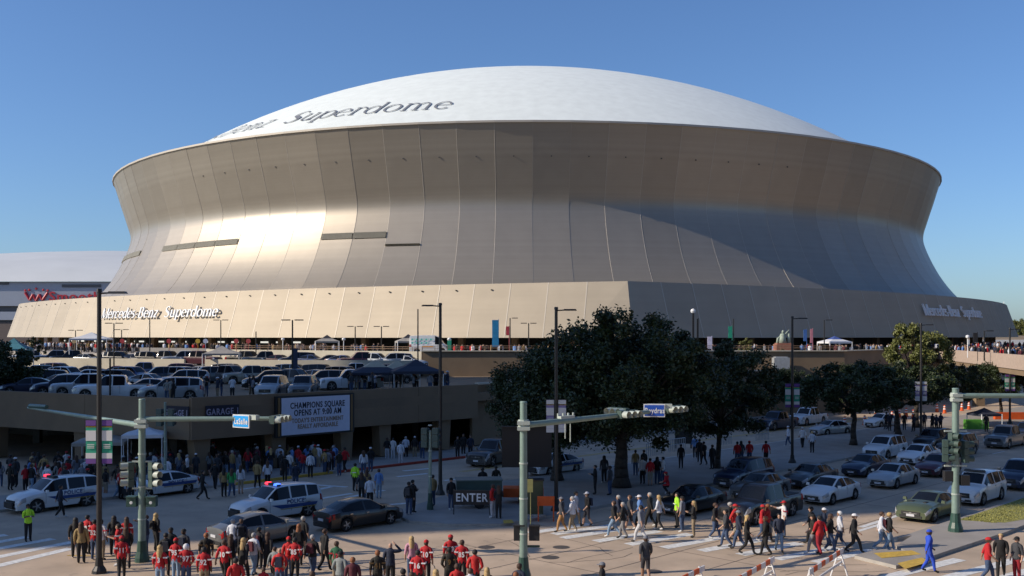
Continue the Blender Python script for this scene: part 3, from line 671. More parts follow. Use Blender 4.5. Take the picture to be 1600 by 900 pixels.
def build_car(kind):
    S = ST[kind]; H = S['H']
    def prof_(x):
        for i in range(len(H)-1):
            if H[i][0] <= x <= H[i+1][0]+1e-9:
                t = (x-H[i][0])/(H[i+1][0]-H[i][0]); return [H[i][k]+(H[i+1][k]-H[i][k])*t for k in (1, 2, 3, 4)]
        return list(H[-1][1:])
    def smooth(x):
        a = prof_(x); 
        if x < H[0][0]+.12 or x > H[-1][0]-.12: return a
        b = prof_(x-.09); c = prof_(x+.09); return [(a[i]*2+b[i]+c[i])/4 for i in range(4)]
    xs = set(h[0] for h in H)
    for q in (S['gl'][0], S['gl'][1], *S['ws'], *S['rw']):
        if -3 < q: xs.add(q)
    for p in S['pil']: xs |= {p-.05, p+.05}
    r = S['r']+.05
    for wx in S['wh']:
        for j in range(9): xs.add(wx-r*math.cos(math.pi*j/8))
    x = H[0][0]
    while x < H[-1][0]: xs.add(round(x, 3)); x += .22
    xs = sorted(q for q in xs if H[0][0] <= q <= H[-1][0]); z = [xs[0]]
    for q in xs[1:]:
        if q-z[-1] > .018: z.append(q)
    xs = z
    def ring(x):
        bz, tz, hw, tw = smooth(x); zl = .24
        for wx in S['wh']:
            if abs(x-wx) < r: zl = max(zl, S['r']+math.sqrt(r*r-(x-wx)**2)*.98)
        zl = min(zl, bz-.14); sh = bz-.10
        return [(hw-.05, zl), (hw, zl+(sh-zl)*.45), (hw-.005, sh), (hw-.055, bz), (tw, max(tz-.055, bz+.01)), (tw*.86, tz-.012 if tz > bz+.02 else bz+.015), (tw*.45, tz+.005), (0, tz+.015)]
    rings = [ring(x) for x in xs]; n = 8
    body, ws, rw, sw = MB(), MB(), MB(), []
    vi = []
    for x, rg_ in zip(xs, rings):
        for s in (-1, 1):
            for y, zz in rg_: vi.append((x, s*y, zz))
    body.v = vi
    side = {}
    for i in range(len(xs)-1):
        xm = (xs[i]+xs[i+1])/2
        for s in (0, 1):
            for j in range(7):
                a = (i*2+s)*n+j; b = ((i+1)*2+s)*n+j; q = (a, b, b+1, a+1); q = q if s == 0 else q[::-1]
                tgt = None
                hgt = rings[i][4][1]-rings[i][3][1]; hgt2 = rings[i+1][4][1]-rings[i+1][3][1]
                if j == 3 and S['gl'][0] < xm < S['gl'][1] and max(hgt, hgt2) > .06 and not any(abs(xm-p) < .05 for p in S['pil']):
                    seg = sum(1 for p in S['pil'] if xm > p); tgt = side.setdefault((s, seg), MB())
                if j >= 5 and S['ws'][0] < xm < S['ws'][1]: tgt = ws
                if j >= 5 and S['rw'][0] < xm < S['rw'][1]: tgt = rw
                if tgt is None: body.f.append(q); body.m.append(0)
                else: tgt.add([vi[k] for k in q], [(0, 1, 2, 3)])
    for e, rev in ((0, 0), (len(xs)-1, 1)):
        lo = [(e*2)*n+j for j in range(n)]; hi = [(e*2+1)*n+j for j in range(n)]; poly = lo+hi[::-1][1:]
        body.f.append(tuple(poly if rev else poly[::-1])); body.m.append(0)
    bme = body.mesh('body', True, 32)
    # weld the centre line
    bm = bmesh.new(); bm.from_mesh(bme); bmesh.ops.remove_doubles(bm, verts=bm.verts, dist=.001); bmesh.ops.recalc_face_normals(bm, faces=bm.faces); bm.to_mesh(bme); bm.free()
    bme.set_sharp_from_angle(angle=R(34))
    root = bpy.data.objects.new(kind, None); C.objects.link(root)
    bo = obj('body', bme, paint('white'), root)
    def gl(nm, mb): 
        me = mb.mesh(nm, True); return obj(nm, me, GLASS, root)
    if ws.f: gl('windshield', ws)
    if rw.f: gl('rear_window', rw)
    for k_, m_ in side.items(): gl('side_window', m_)
    L0, L1 = H[0][0], H[-1][0]
    ub = MB(); ub.box(((L0+L1)/2, 0, .36), (L1-L0-.5, H[4][3]*2-.34, .34)); 
    for wx in S['wh']: ub.box((wx, 0, .55), (r*2-.05, H[4][3]*2-.36, .5))
    obj('underbody', ub, PLAS, root)
    # wheels
    R0 = S['r']; ty = MB(); ty.lathe([(R0-.10, -.11), (R0-.02, -.11), (R0, -.07), (R0, .07), (R0-.02, .11), (R0-.10, .11)], n=20, axis='y'); tm = ty.mesh('tyre', True, 40)
    rm = MB(); rm.lathe([(R0-.09, .06), (R0-.12, .085), (R0-.13, .03)], n=20, axis='y')
    for k in range(5):
        q = 2*math.pi*k/5; c_, s_ = math.cos(q), math.sin(q)
        rm.add([(c_*.04-s_*.04, .085, s_*.04+c_*.04), (c_*(R0-.11)-s_*.03, .08, s_*(R0-.11)+c_*.03), (c_*(R0-.11)+s_*.03, .08, s_*(R0-.11)-c_*.03), (c_*.04+s_*.04, .085, s_*.04-c_*.04)], [(0, 1, 2, 3)])
    rm.lathe([(0, .095), (.06, .09), (.07, .07)], n=10, axis='y'); rm.lathe([(0, .03), (R0-.12, .03)], n=16, axis='y', mi=1)
    rme_ = rm.mesh('rim')
    for wx in S['wh']:
        for s in (-1, 1):
            wz = bpy.data.objects.new('wheel', tm); C.objects.link(wz); wz.parent = root; wz.location = (wx, s*(H[4][3]-.13), R0); wz.rotation_euler = (0, 0, 0 if s > 0 else math.pi)
            if not tm.materials: tm.materials.append(TYRE)
            obj('rim', rme_, [RIM, PLAS], wz)
    # lamps: patches lying just proud of the nose and tail
    def patch(nm, x0, x1, j0, j1, m, lift=.012):
        for s in (-1, 1):
            mb = MB(); k = 5; 
            for i in range(k+1):
                x = x0+(x1-x0)*i/k; rg_ = ring(x)
                for j in (j0, (j0+j1)/2, j1):
                    a = int(j); f = j-a; b = min(a+1, 7); y = rg_[a][0]*(1-f)+rg_[b][0]*f; zz = rg_[a][1]*(1-f)+rg_[b][1]*f
                    mb.v.append((x+(lift if x1 > 0 else -lift), s*(y+lift), zz+lift*.5))
            for i in range(k):
                for j in range(2): a = i*3+j; mb.f.append((a, a+3, a+4, a+1)); mb.m.append(0)
            e = [k*3, k*3+1, k*3+2] if x1 > 0 else [0, 1, 2]
            xe = (x1 if x1 > 0 else x0)
            o0 = len(mb.v)
            for q in e: vx = mb.v[q]; mb.v.append((vx[0]+.008*(1 if xe > 0 else -1), vx[1]-s*.20, vx[2]))
            mb.f += [(e[0], o0, o0+1, e[1]), (e[1], o0+1, o0+2, e[2])]; mb.m += [0, 0]
            obj(nm, mb, m, root)
    patch('headlight', L1-.42, L1-.02, 1.5, 2.9, LAMP); patch('tail_light', L0+.02, L0+.28, 1.5, 3.0, TAIL)
    gz = S['grz']; fr = L1+.012; hw = H[-1][3]
    gb_ = MB(); gb_.box((fr, 0, gz), (.05, hw*1.25, .17 if kind in ('sedan', 'coupe', 'van') else .26)); obj('grille', gb_, PLAS, root)
    gc = MB(); gc.box((fr+.02, 0, gz+.0), (.04, hw*.9, .025)); gc.box((fr+.02, 0, gz), (.04, .13, .09)); obj('grille_bar', gc, CHROME, root)
    gb_ = MB(); gb_.box((fr-.01, 0, .33), (.04, hw*1.5, .12)); obj('air_intake', gb_, PLAS, root)
    pb = MB(); pb.box((fr+.02, 0, .40 if kind != 'pickup' else .5), (.03, .42, .12)); obj('licence_plate', pb, PLATE, root)
    pb = MB(); pb.box((L0-.02, 0, .62 if kind in ('sedan', 'coupe') else .8), (.03, .42, .12)); obj('licence_plate', pb, PLATE, root)
    bb = MB(); bb.box((L0-.0, 0, .34), (.06, H[0][3]*1.9, .16)); obj('rear_bumper', bb, PLAS, root)
    mx_ = S['gl'][1]-.05; hwm = smooth(mx_)[2]; bz = smooth(mx_)[0]
    for s in (-1, 1):
        m_ = MB(); m_.box((mx_, s*(hwm+.09), bz+.07), (.12, .2, .14), taper=.8); mo = obj('mirror', m_, paint('white'), root)
    # door seams and handles
    se = MB(); ha = MB()
    dx = [S['gl'][1]-.03]+[p for p in S['pil'][:1]]+[S['gl'][0]+.35 if kind != 'suv' else -1.25]
    for s in (-1, 1):
        for x in dx:
            if kind == 'van' and x < 0: continue
            rg_ = ring(x)
            for j in (0, 1, 2):
                (y0, z0), (y1, z1) = rg_[j], rg_[j+1]; z0 = max(z0, .3)
                se.add([(x-.008, s*(y0+.004), z0), (x+.008, s*(y0+.004), z0), (x+.008, s*(y1+.004), z1), (x-.008, s*(y1+.004), z1)], [(0, 1, 2, 3)])
        for x in dx[1:]: rg_ = ring(x); ha.box((x+.12, s*(rg_[2][0]+.015), rg_[2][1]-.02), (.16, .03, .03))
    obj('door_seam', se, PLAS, root); obj('door_handle', ha, CHROME, root)
    if kind == 'pickup':
        bb = MB(); bb.box((-2.0, 0, 1.135), (1.55, 1.5, .05)); obj('bed_shade_panel', bb, PLAS, root)  # flat black panel, shade inside the bed put into its colour
    return root
CARS = {k: build_car(k) for k in ST}
CARTREE = {k: (o, list(o.children)) for k, o in CARS.items()}
used = set(); CARREC = []
def car(kind, col, x, y, hd, z=0., label=None, group=None, cat=None, name=None, simple=False):
    """copies the kind's prototype with its parts and gives it its own paint"""
    nm = name or {'sedan': 'sedan', 'coupe': 'sports_coupe', 'suv': 'suv', 'pickup': 'pickup_truck', 'van': 'van'}[kind]
    src = CARS[kind]; r = bpy.data.objects.new(nm, None); C.objects.link(r)
    r.location = (x, y, z); r.rotation_euler = (0, 0, math.atan2(hd[1], hd[0]))
    for ch in src.children:
        c = ch.copy(); C.objects.link(c); c.parent = r
        for g_ in ch.children: d = g_.copy(); C.objects.link(d); d.parent = c
        if ch.name.startswith(('body', 'mirror')): recolor(c, 0, paint(col))
    tag(r, label, cat or {'sedan': 'car', 'coupe': 'sports car', 'suv': 'suv', 'pickup': 'pickup truck', 'van': 'van'}[kind], group)
    return r
def lightbar(r, z, x=.1, lit='rb'):
    mb = MB(); mb.box((x, 0, z+.06), (.26, 1.2, .10), taper=.9); b = obj('light_bar', mb, PLAS, r)
    for s, m in ((-1, LRED if 'r' in lit else PLAS), (1, LBLU if 'b' in lit else PLAS)):
        mb = MB(); mb.box((x, s*.42, z+.07), (.28, .30, .11), taper=.85); obj('flashing_lamp', mb, m, b)
def livery(r, kind):
    for s in (-1, 1):
        mb = MB(); w_ = .962 if kind == 'suv' else .922
        z0, z1 = (.62, .80); y = s*w_
        mb.add([(-1.9, y, z0), (.3, y, z0), (.9, y, z1+.05), (-.2, y, z1), (-2.0, y, z1-.02)], [(0, 1, 2, 3, 4)]); obj('livery_stripe', mb, LIVB, r)
        mb = MB(); mb.add([(-1.9, y, z0-.06), (.3, y, z0-.06), (.35, y, z0-.02), (-1.9, y, z0-.02)], [(0, 1, 2, 3)]); obj('livery_line', mb, LIVG, r)
        t = text('lettering', 'POLICE', .30, LIVB, r, (-.6 if kind == 'suv' else -.5, s*(w_+.004), .84 if kind == 'suv' else .70), 0 if s < 0 else math.pi, ext=.002, bold=.008)
    mb = MB(); mb.box(((2.56 if kind == 'suv' else 2.44), 0, .5), (.08, .9, .32)); obj('push_bar', mb, PLAS, r)
MU = (-U[0], -U[1]); q = 'vehicles queued on the avenue'
def onav(kind, col, t, v, label, hd=MU, **k): x, y = P(t, v); return car(kind, col, x, y, hd, 0, label, q, **k)
onav('pickup', 'black', 47.6, -28.2, 'black pickup truck stopped first in line behind the crosswalk walkers')
onav('sedan', 'white', 55.7, -28.3, 'clean white sedan directly behind the black pickup, dark sunroof')
onav('sedan', 'silver', 64.3, -28.3, 'silver-blue sedan directly behind the white sedan in its lane')
onav('sedan', 'maroon', 71.6, -28.3, 'dark maroon sedan with headlights on behind the silver sedan')
onav('sedan', 'black', 47.0, -32.1, 'black car with sloping nose beside the officer in yellow vest')
onav('sedan', 'grey', 54.2, -32.1, 'dark grey sedan between the black car and the charcoal sedan')
onav('sedan', 'charcoal', 60.4, -32.1, 'charcoal grey sedan beside the far lane of dark suvs, tall pole behind')
onav('sedan', 'navy', 68.0, -31.9, 'navy sedan with lit amber lamps in front of the white suv')
onav('sedan', 'white', 77.0, -31.9, 'small white coupe-like sedan behind the navy sedan')
onav('suv', 'charcoal', 84.5, -31.9, 'dark grey suv half hidden behind the white coupe-like sedan')
onav('suv', 'navy', 57.4, -35.2, 'navy blue suv beside the near kerb under the slender trees')
onav('suv', 'white', 78.6, -35.3, 'white suv near the kerb ahead of the dark suvs')
onav('suv', 'black', 87.4, -35.0, 'black suv under the dark trees, far part of the queue')
onav('pickup', 'grey', 93.8, -31.2, 'grey pickup truck far along the queue beside the signal pole')
onav('suv', 'navy', 100.3, -31.4, 'dark blue suv far along the queue behind the grey pickup')
onav('sedan', 'white', 107.2, -31.4, 'white sedan at the far end of the queue')
onav('sedan', 'grey', 114.5, -31.0, 'grey sedan last in the queue at right edge of the photo')
cp = onav('coupe', 'green', 54.4, -22.0, 'olive green muscle coupe with black hood vents waiting in sunlight by the median')
for s in (-1, 1): mb = MB(); mb.box((1.3, s*.36, .978), (.35, .16, .03)); obj('hood_vent', mb, PLAS, cp)
ps = onav('suv', 'white', 61.6, -22.1, 'white police suv with dark grille behind the green coupe', name='police_suv', cat='police car'); lightbar(ps, 1.76, .35, '')
onav('suv', 'navy', 69.5, -22.2, 'navy suv directly behind the white police suv by the median')
onav('sedan', 'charcoal', 78.5, -22.4, 'dark sedan two places behind the white police suv')
q = 'vehicles on the side street'
def onxy(kind, col, px, Y, hd, label, **k): return car(kind, col, at(px, Y), Y, hd, 0, label, q, **k)
onxy('pickup', 'navy', 1213, 105.5, MU, 'dark blue pickup with amber lamp on the street beyond the oaks')
onxy('pickup', 'white', 1262, 111, MU, 'white pickup truck behind the dark blue pickup beyond the oaks')
onxy('sedan', 'silver', 1298, 99.5, (-.85, -.5), 'silver sedan turning beyond the slender tree')
onxy('sedan', 'white', 1378, 108, (-.8, -.6), 'pale sedan behind the orange cones under the trees')
onxy('pickup', 'charcoal', 772, 77, (-.45, -.89), 'dark pickup with chrome bumper, half hidden by the black message board')
s = car('suv', 'white', -25.8, 57.0, (-.62, -.785), 0, 'white police suv with one red roof lamp lit at far left of crossing', 'police vehicles', 'police car', 'police_suv'); lightbar(s, 1.76, .2, 'r'); livery(s, 'suv')
s = car('suv', 'white', -12.6, 54.0, (-.70, -.714), 0, 'white police suv with red and blue roof lamps lit between two dark sedans', 'police vehicles', 'police car', 'police_suv'); lightbar(s, 1.76, .2, 'rb'); livery(s, 'suv')
s = car('sedan', 'white', -21.5, 61.8, (-.62, -.785), 0, 'white police sedan behind the twin traffic signals', 'police vehicles', 'police car', 'police_sedan'); livery(s, 'sedan')
s = car('sedan', 'white', 3.0, 71.4, MU, 0, 'white police sedan with wide blue side stripe beside the oak', 'police vehicles', 'police car', 'police_sedan'); livery(s, 'sedan'); lightbar(s, 1.43, -.2, '')
car('sedan', 'grey', -11.9, 47.6, U, 0, 'grey sedan seen from behind beside the crowd crossing', 'vehicles turning in the crossing')
car('sedan', 'black', -7.8, 51.7, U, 0, 'black sedan with glinting windows and red tail lights at the kerb corner', 'vehicles turning in the crossing')
# parked rows on the decks
rd = random.Random(21); DC = ['white', 'silver', 'grey', 'charcoal', 'black', 'navy', 'silver', 'white', 'beige', 'maroon', 'blue', 'black', 'navy', 'charcoal']; DK = ['sedan', 'suv', 'suv', 'pickup', 'sedan', 'suv']
kw = dict(sedan='sedan', suv='suv', pickup='pickup truck', van='van', coupe='coupe')
CW = dict(white='white', silver='silver', grey='grey', charcoal='charcoal', black='black', navy='navy', beige='beige', maroon='maroon', blue='blue')
PARK = []
def park(kind, col, px, Y, z, hd, where, grp): PARK.append((kind, col, px, Y, z, hd, where, grp))
g1 = 'vehicles parked on the garage deck'
for kind, col, px, Y, hd in (('sedan', 'navy', 45, 86, (-.93, -.36)), ('suv', 'navy', 98, 84, (-.93, -.36)), ('pickup', 'silver', 138, 82.5, (-.95, -.3)), ('pickup', 'white', 176, 79.3, (-.97, -.22)), ('sedan', 'silver', 229, 84, (-.95, -.3)), ('suv', 'silver', 268, 78.5, (-.97, -.22)), ('suv', 'silver', 425, 82, (0, -1)), ('suv', 'grey', 474, 82, (.05, -1)), ('suv', 'black', 10, 90, (-.9, -.4))):
    park(kind, col, px, Y, ZA, hd, 'front row of the garage deck', g1)
for px in range(20, 560, 44):
    if 300 < px < 400: continue
    park(rd.choice(DK), rd.choice(DC), px+rd.uniform(-6, 6), 95+rd.uniform(-1, 1), ZA, (rd.choice((-.95, .95)), -.3), 'second row of the garage deck', g1)
park('pickup', 'white', 548, 93, ZA, (-.9, -.3), 'garage deck by the navy canopies', g1)
for px in range(-4, 640, 36): park(rd.choice(DK), rd.choice(DC), px+rd.uniform(-5, 5), 106+rd.uniform(-1, 1), ZA, (rd.choice((-.9, .9)), -.4), 'third row of the garage deck', g1)
for px in range(90, 640, 46):
    park(rd.choice(DK), rd.choice(DC), px+rd.uniform(-5, 5), 115.2+max(0, (510-px)*.012), ZA, (rd.choice((-.97, .97)), -.2), 'back row of garage deck by parapet', g1)
g2 = 'vehicles parked on the upper deck'
park('pickup', 'white', 50, 140, ZB, (-.9, -.3), 'left end of the upper deck', g2)
for px in range(88, 640, 25):
    if 318 < px < 378: continue
    Y = 124.5+max(0, (560-px)*.0225)+ (px < 520)*1.5
    if px > 560: Y = 122
    park(rd.choice(['sedan', 'suv', 'sedan', 'suv', 'pickup']), rd.choice(DC), px, Y, ZB, (rd.choice((-.95, .95)), -.3), 'upper deck behind pale parapet', g2)
cnt = {}
for p in PARK: cnt.setdefault((p[0], p[1], p[6]), []).append(p)
ORD = ['first', 'second', 'third', 'fourth', 'fifth', 'sixth', 'seventh', 'eighth', 'ninth', 'tenth']+[str(i)+'th' for i in range(11, 60)]
for key, L in cnt.items():
    L.sort(key=lambda p: p[2])
    for i, p in enumerate(L):
        lab = '%s %s in the %s' % (CW[p[1]], kw[p[0]], p[6])
        if len(L) > 1: lab += ', %s such from left' % ORD[i]
        car(p[0], p[1], at(p[2], p[3]), p[3], p[5], p[4], lab, p[7])
vn = car('van', 'white', at(672, 133), 133, (1, -.05), ZP+.55, 'white cargo van with teal writing and orange stripe parked on the plaza edge', 'vehicles on the plaza')
for i in range(9):
    mb = MB(); x = -2.2+.38*(i % 5)*1.6; z = 1.9-.45*(i//5); mb.lathe([(.0, -.985), (.14, -.985)], (x, 0, z), 7, axis='y'); mb.box((x+.28, -.985, z+.05), (.28, .01, .07)); obj('decal', mb, mat('teal', (.1, .5, .45), .5, var=0), vn)
mb = MB(); mb.box((-.2, -.98, .95), (1.5, .02, .1)); obj('stripe', mb, mat('orange decal', (.8, .35, .08), .5, var=0), vn)
for o, ch in CARTREE.values():
    for c in list(o.children):
        for g_ in list(c.children): bpy.data.objects.remove(g_)
        bpy.data.objects.remove(c)
    bpy.data.objects.remove(o)
# ================================================================= TREES
BARK = mat('bark', (.045, .037, .03), .9, var=.3, scale=6, bump=.6, bscale=12)
def leafmat(nm, a):
    m = mat(nm, a, .55, var=.45, scale=.9, rnd=0); b = m.node_tree.nodes['Principled BSDF']
    b.inputs['Transmission Weight'].default_value = 0; b.inputs['Subsurface Weight'].default_value = 0; return m
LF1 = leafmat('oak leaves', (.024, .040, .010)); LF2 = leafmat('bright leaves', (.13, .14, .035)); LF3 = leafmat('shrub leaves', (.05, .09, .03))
def crown_mesh(seed, rx, ry, rz, zc, clumps, per, leaf, cut=-.28):
    r = random.Random(seed); mb = MB(); cs = []
    while len(cs) < clumps:
        p = Vector((r.uniform(-1, 1), r.uniform(-1, 1), r.uniform(-1, 1))); L = p.length
        if L > 1 or L < .35: continue
        if p.z < -.35 and L < .7: continue
        n_ = noise.noise(p*2.1+Vector((seed, 0, 0)))
        if n_ < cut: continue
        cs.append(Vector((p.x*rx, p.y*ry, p.z*rz+zc)))
    for c in cs:
        cr_ = r.uniform(.10, .20)*(rx+ry+rz)/3
        for _ in range(per):
            d = Vector((r.gauss(0, 1), r.gauss(0, 1), r.gauss(0, .7))).normalized()*cr_*r.random()**.4*r.uniform(.7, 1.25)
            p = c+d; n1 = Vector((r.gauss(0, 1), r.gauss(0, 1), r.gauss(.5, 1))).normalized(); t = n1.cross(Vector((r.gauss(0, 1), r.gauss(0, 1), r.gauss(0, 1)))).normalized()*leaf*r.uniform(.6, 1.3); s = n1.cross(t)*.55
            o = len(mb.v); mb.v += [tuple(p-t), tuple(p+s), tuple(p+t), tuple(p-s)]; mb.f.append((o, o+1, o+2, o+3)); mb.m.append(0)
    return mb.mesh('crown'), cs
def trunk_mesh(seed, h, r0, cs, lean=(0, 0)):
    r = random.Random(seed); mb = MB(); top = Vector((lean[0], lean[1], h)); k = 5; prev = Vector((0, 0, 0)); pr = r0*1.35
    for i in range(1, k+1):
        p = Vector((lean[0]*i/k+r.uniform(-.05, .05), lean[1]*i/k+r.uniform(-.05, .05), h*i/k)); rr = r0*(1-.35*i/k); mb.tube(prev, p, pr, rr, 9); prev, pr = p, rr
    for c in r.sample(cs, min(len(cs), 26)):
        m = top.lerp(c, .5)+Vector((0, 0, r.uniform(.1, .6))); mb.tube(top, m, pr*.5, pr*.28, 6, cap=False); mb.tube(m, c, pr*.28, pr*.06, 5, cap=False)
    return mb.mesh('trunk', True)
CM = {'oak': crown_mesh(2, 6.4, 5.6, 4.5, 7.2, 210, 330, .125, -.55), 'mid': crown_mesh(5, 3.8, 3.6, 3.2, 5.2, 120, 280, .115, -.5), 'spread': crown_mesh(9, 5.0, 4.2, 2.4, 5.7, 115, 260, .13, -.5), 'tall': crown_mesh(13, 3.3, 3.3, 3.5, 7.8, 80, 330, .13)}
TMSH = {'oak': trunk_mesh(2, 3.3, .50, CM['oak'][1]), 'mid': trunk_mesh(5, 3.0, .2, CM['mid'][1], (.2, 0)), 'spread': trunk_mesh(9, 3.2, .26, CM['spread'][1], (.3, 0)), 'tall': trunk_mesh(13, 4.0, .3, CM['tall'][1])}
for k in CM: CM[k][0].materials.append(LF1); TMSH[k].materials.append(BARK)
def tree(kind, x, y, label, s=1., rz=0., z=.15, leaf=None, grp='oaks along the pavement', sz=None):
    t = thing('oak_tree', label, 'tree', (x, y, z), rz, grp); t.scale = (s, s, sz or s)
    a = obj('trunk', TMSH[kind], None, t); b = obj('crown', CM[kind][0], None, t)
    if leaf: recolor(b, 0, leaf)
    return t
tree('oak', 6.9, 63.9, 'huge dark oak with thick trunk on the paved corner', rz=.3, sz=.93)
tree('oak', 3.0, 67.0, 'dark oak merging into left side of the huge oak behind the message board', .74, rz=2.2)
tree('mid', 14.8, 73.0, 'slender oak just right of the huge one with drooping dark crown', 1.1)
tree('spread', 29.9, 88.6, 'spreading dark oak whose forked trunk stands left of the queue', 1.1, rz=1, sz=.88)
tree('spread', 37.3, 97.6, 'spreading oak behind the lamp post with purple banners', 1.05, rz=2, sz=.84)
tree('tall', 42.2, 105.5, 'tall oak with sunlit yellow-green top before the stadium wall', .98, rz=.5, leaf=LF2)  # brighter leaf colour paints the sunlight on this oak
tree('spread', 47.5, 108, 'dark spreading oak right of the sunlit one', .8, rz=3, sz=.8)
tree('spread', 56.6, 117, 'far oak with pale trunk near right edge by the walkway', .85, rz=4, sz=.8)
tree('mid', 23.5, 104, 'small bushy tree in front of the long brown wall', .55, rz=4)
tree('mid', 32, 116, 'low dark tree against the wall behind the pickups', .7, rz=1, grp='trees by the wall')
tree('mid', 40, 119, 'dark tree behind the parked cars under the plaza wall', .75, rz=5, grp='trees by the wall')
tree('mid', at(-22, 88), 88, 'dark tree cut by the left edge of the photo beside the garage deck', 1.15, rz=2, z=.1, grp='trees by the garage')
for px, Y, s in ((1560, 640, 2.2), (1592, 620, 2.4), (1545, 700, 2.0)):
    tree('spread', at(px, Y), Y, {1560: 'round green tree below the pale warehouse', 1592: 'green tree at right edge on the horizon', 1545: 'distant green tree touching the stadium base'}[px], s, z=0, leaf=LF2, grp='far trees')
def shrub(px, Y, z, s, label, leaf=LF3, hh=1.):
    me, cs = SHM; t = thing('shrub', label, 'shrub', (at(px, Y), Y, z), px, 'shrubs'); t.scale = (s, s, s*hh); b = obj('foliage', me, None, t); recolor(b, 0, leaf)
SHM = crown_mesh(31, 1, 1, 1.1, 1.1, 26, 60, .09); SHM[0].materials.append(LF3)
shrub(1215, 112, 0, .8, 'bright yellow-green shrub behind the dark blue pickup'); shrub(1262, 120, 0, .9, 'yellow-green shrub behind the white pickup')
shrub(1166, 133, ZP, 1.1, 'small round tree on the plaza right of the green banner', LF2, 1.1); shrub(1222, 128.4, ZP+.4, .4, 'low green plant beside the red brick pedestal')
shrub(52, 128, ZP-.5, 1.5, 'dark palm-like bush beside the tents at far left', LF1)
# treeline far away
fw = MB(); r = random.Random(8)
for i in range(420):
    a = r.uniform(-1, 1); x = a*900; y = 1150+r.uniform(-80, 80)
    for _ in range(14):
        p = Vector((x+r.gauss(0, 7), y+r.gauss(0, 6), r.uniform(0, 1)*12)); t = Vector((r.gauss(0, 1), r.gauss(0, 1), r.gauss(0, 1)))*2.2; s = Vector((r.gauss(0, 1), r.gauss(0, 1), r.gauss(0, 1)))*2.2
        fw.add([p-t, p+s, p+t, p-s], [(0, 1, 2, 3)])
tag(obj('treeline', fw, LF3), 'distant green treeline along the horizon', 'trees', kind='stuff')
# ================================================================= POLES AND SIGNALS
SIGC = mat('signal housing green', (.05, .085, .075), .5, var=.05); VIS = mat('signal visor', (.42, .47, .43), .5, var=.05)
REDL = mat('signal lens red', (.12, .01, .01), .2, var=0); AMBL = emit('signal lens amber', (1, .3, .03), .7)
def signal_head(par, loc_, rz, horiz=False, vism=VIS, lit=None, nm='signal_head'):
    e = bpy.data.objects.new(nm, None)
    mb = MB()
    for i in range(3):
        o = (i-1)*.36
        c = (o, 0, 0) if horiz else (0, 0, -o)
        mb.box(c, (.34, .24, .34))
    h = obj(nm, mb, SIGC, par, loc_, rz)
    for i in range(3):
        o = (i-1)*.36; c = (o, 0, 0) if horiz else (0, 0, -o); v = MB(); n = 12; vs = []
        for k in range(n+1):
            q_ = math.radians(-50+280*k/n)
            for yy in (-.12, -.42): vs.append((c[0]+.155*math.cos(q_), yy, c[2]+.155*math.sin(q_)))
        v.add(vs, [(2*k, 2*k+1, 2*k+3, 2*k+2) for k in range(n)]); obj('visor', v, vism, h)
        l_ = MB(); l_.lathe([(0, -.135), (.13, -.125)], c, 12, axis='y'); obj('lens', l_, AMBL if lit == i else REDL, h)
    bpy.data.objects.remove(e); return h
def clamp(par, z, r): mb = MB(); mb.tube((0, 0, z-.22), (0, 0, z+.22), r+.07, n=10); mb.box((0, -.1, z+.1), (.5, .34, .14)); mb.box((0, -.1, z-.12), (.5, .34, .14)); return obj('clamp', mb, VIS, par)
def sigpole(px, base, h, r, label, z=0.):
    x, y = (at(px, base), base); t = thing('signal_pole', label, 'traffic signal', (x, y, z), 0, 'green traffic signal poles')
    mb = MB(); mb.tube((0, 0, .1), (0, 0, h), r*1.12, r*.92, 16); mb.tube((0, 0, h), (0, 0, h+.05), r*1.02, r*.8, 16); obj('shaft', mb.mesh('shaft', True, 40), GREENP, t)
    mb = MB(); mb.lathe([(r*2.1, 0), (r*2.0, .18), (r*1.5, .45), (r*1.25, .9)], n=12); obj('base', mb, GREEND, t); 
    for z_ in (1.8, 3.2, 4.6): mb = MB(); mb.tube((0, 0, z_), (0, 0, z_+.06), r*1.18, n=14); obj('band', mb, VIS, t)
    return t
def arm(t, a, b, r0, r1): mb = MB(); mb.tube(a, b, r0, r1, 12); return obj('mast_arm', mb.mesh('mast_arm', True, 40), GREENP, t)
def street_sign(t, txt, loc_, rz, w_, h_, sz, col=(.02, .20, .75)):
    mb = MB(); mb.box((0, 0, 0), (w_, .05, h_)); p = obj('street_sign', mb, WHITE, t, loc_, rz)
    mb = MB(); mb.box((0, -.03, 0), (w_-.09, .012, h_-.09)); obj('panel', mb, mat('street sign blue '+txt, col, .4, var=0), p)
    text('lettering', txt, sz, WHITE, p, (.02, -.045, -sz*.34), ext=.004, bold=.008, sx=.74)
    mb = MB(); mb.box((.25, .16, h_*.32), (w_*1.15, .22, .2)); obj('bracket', mb, VIS, p)
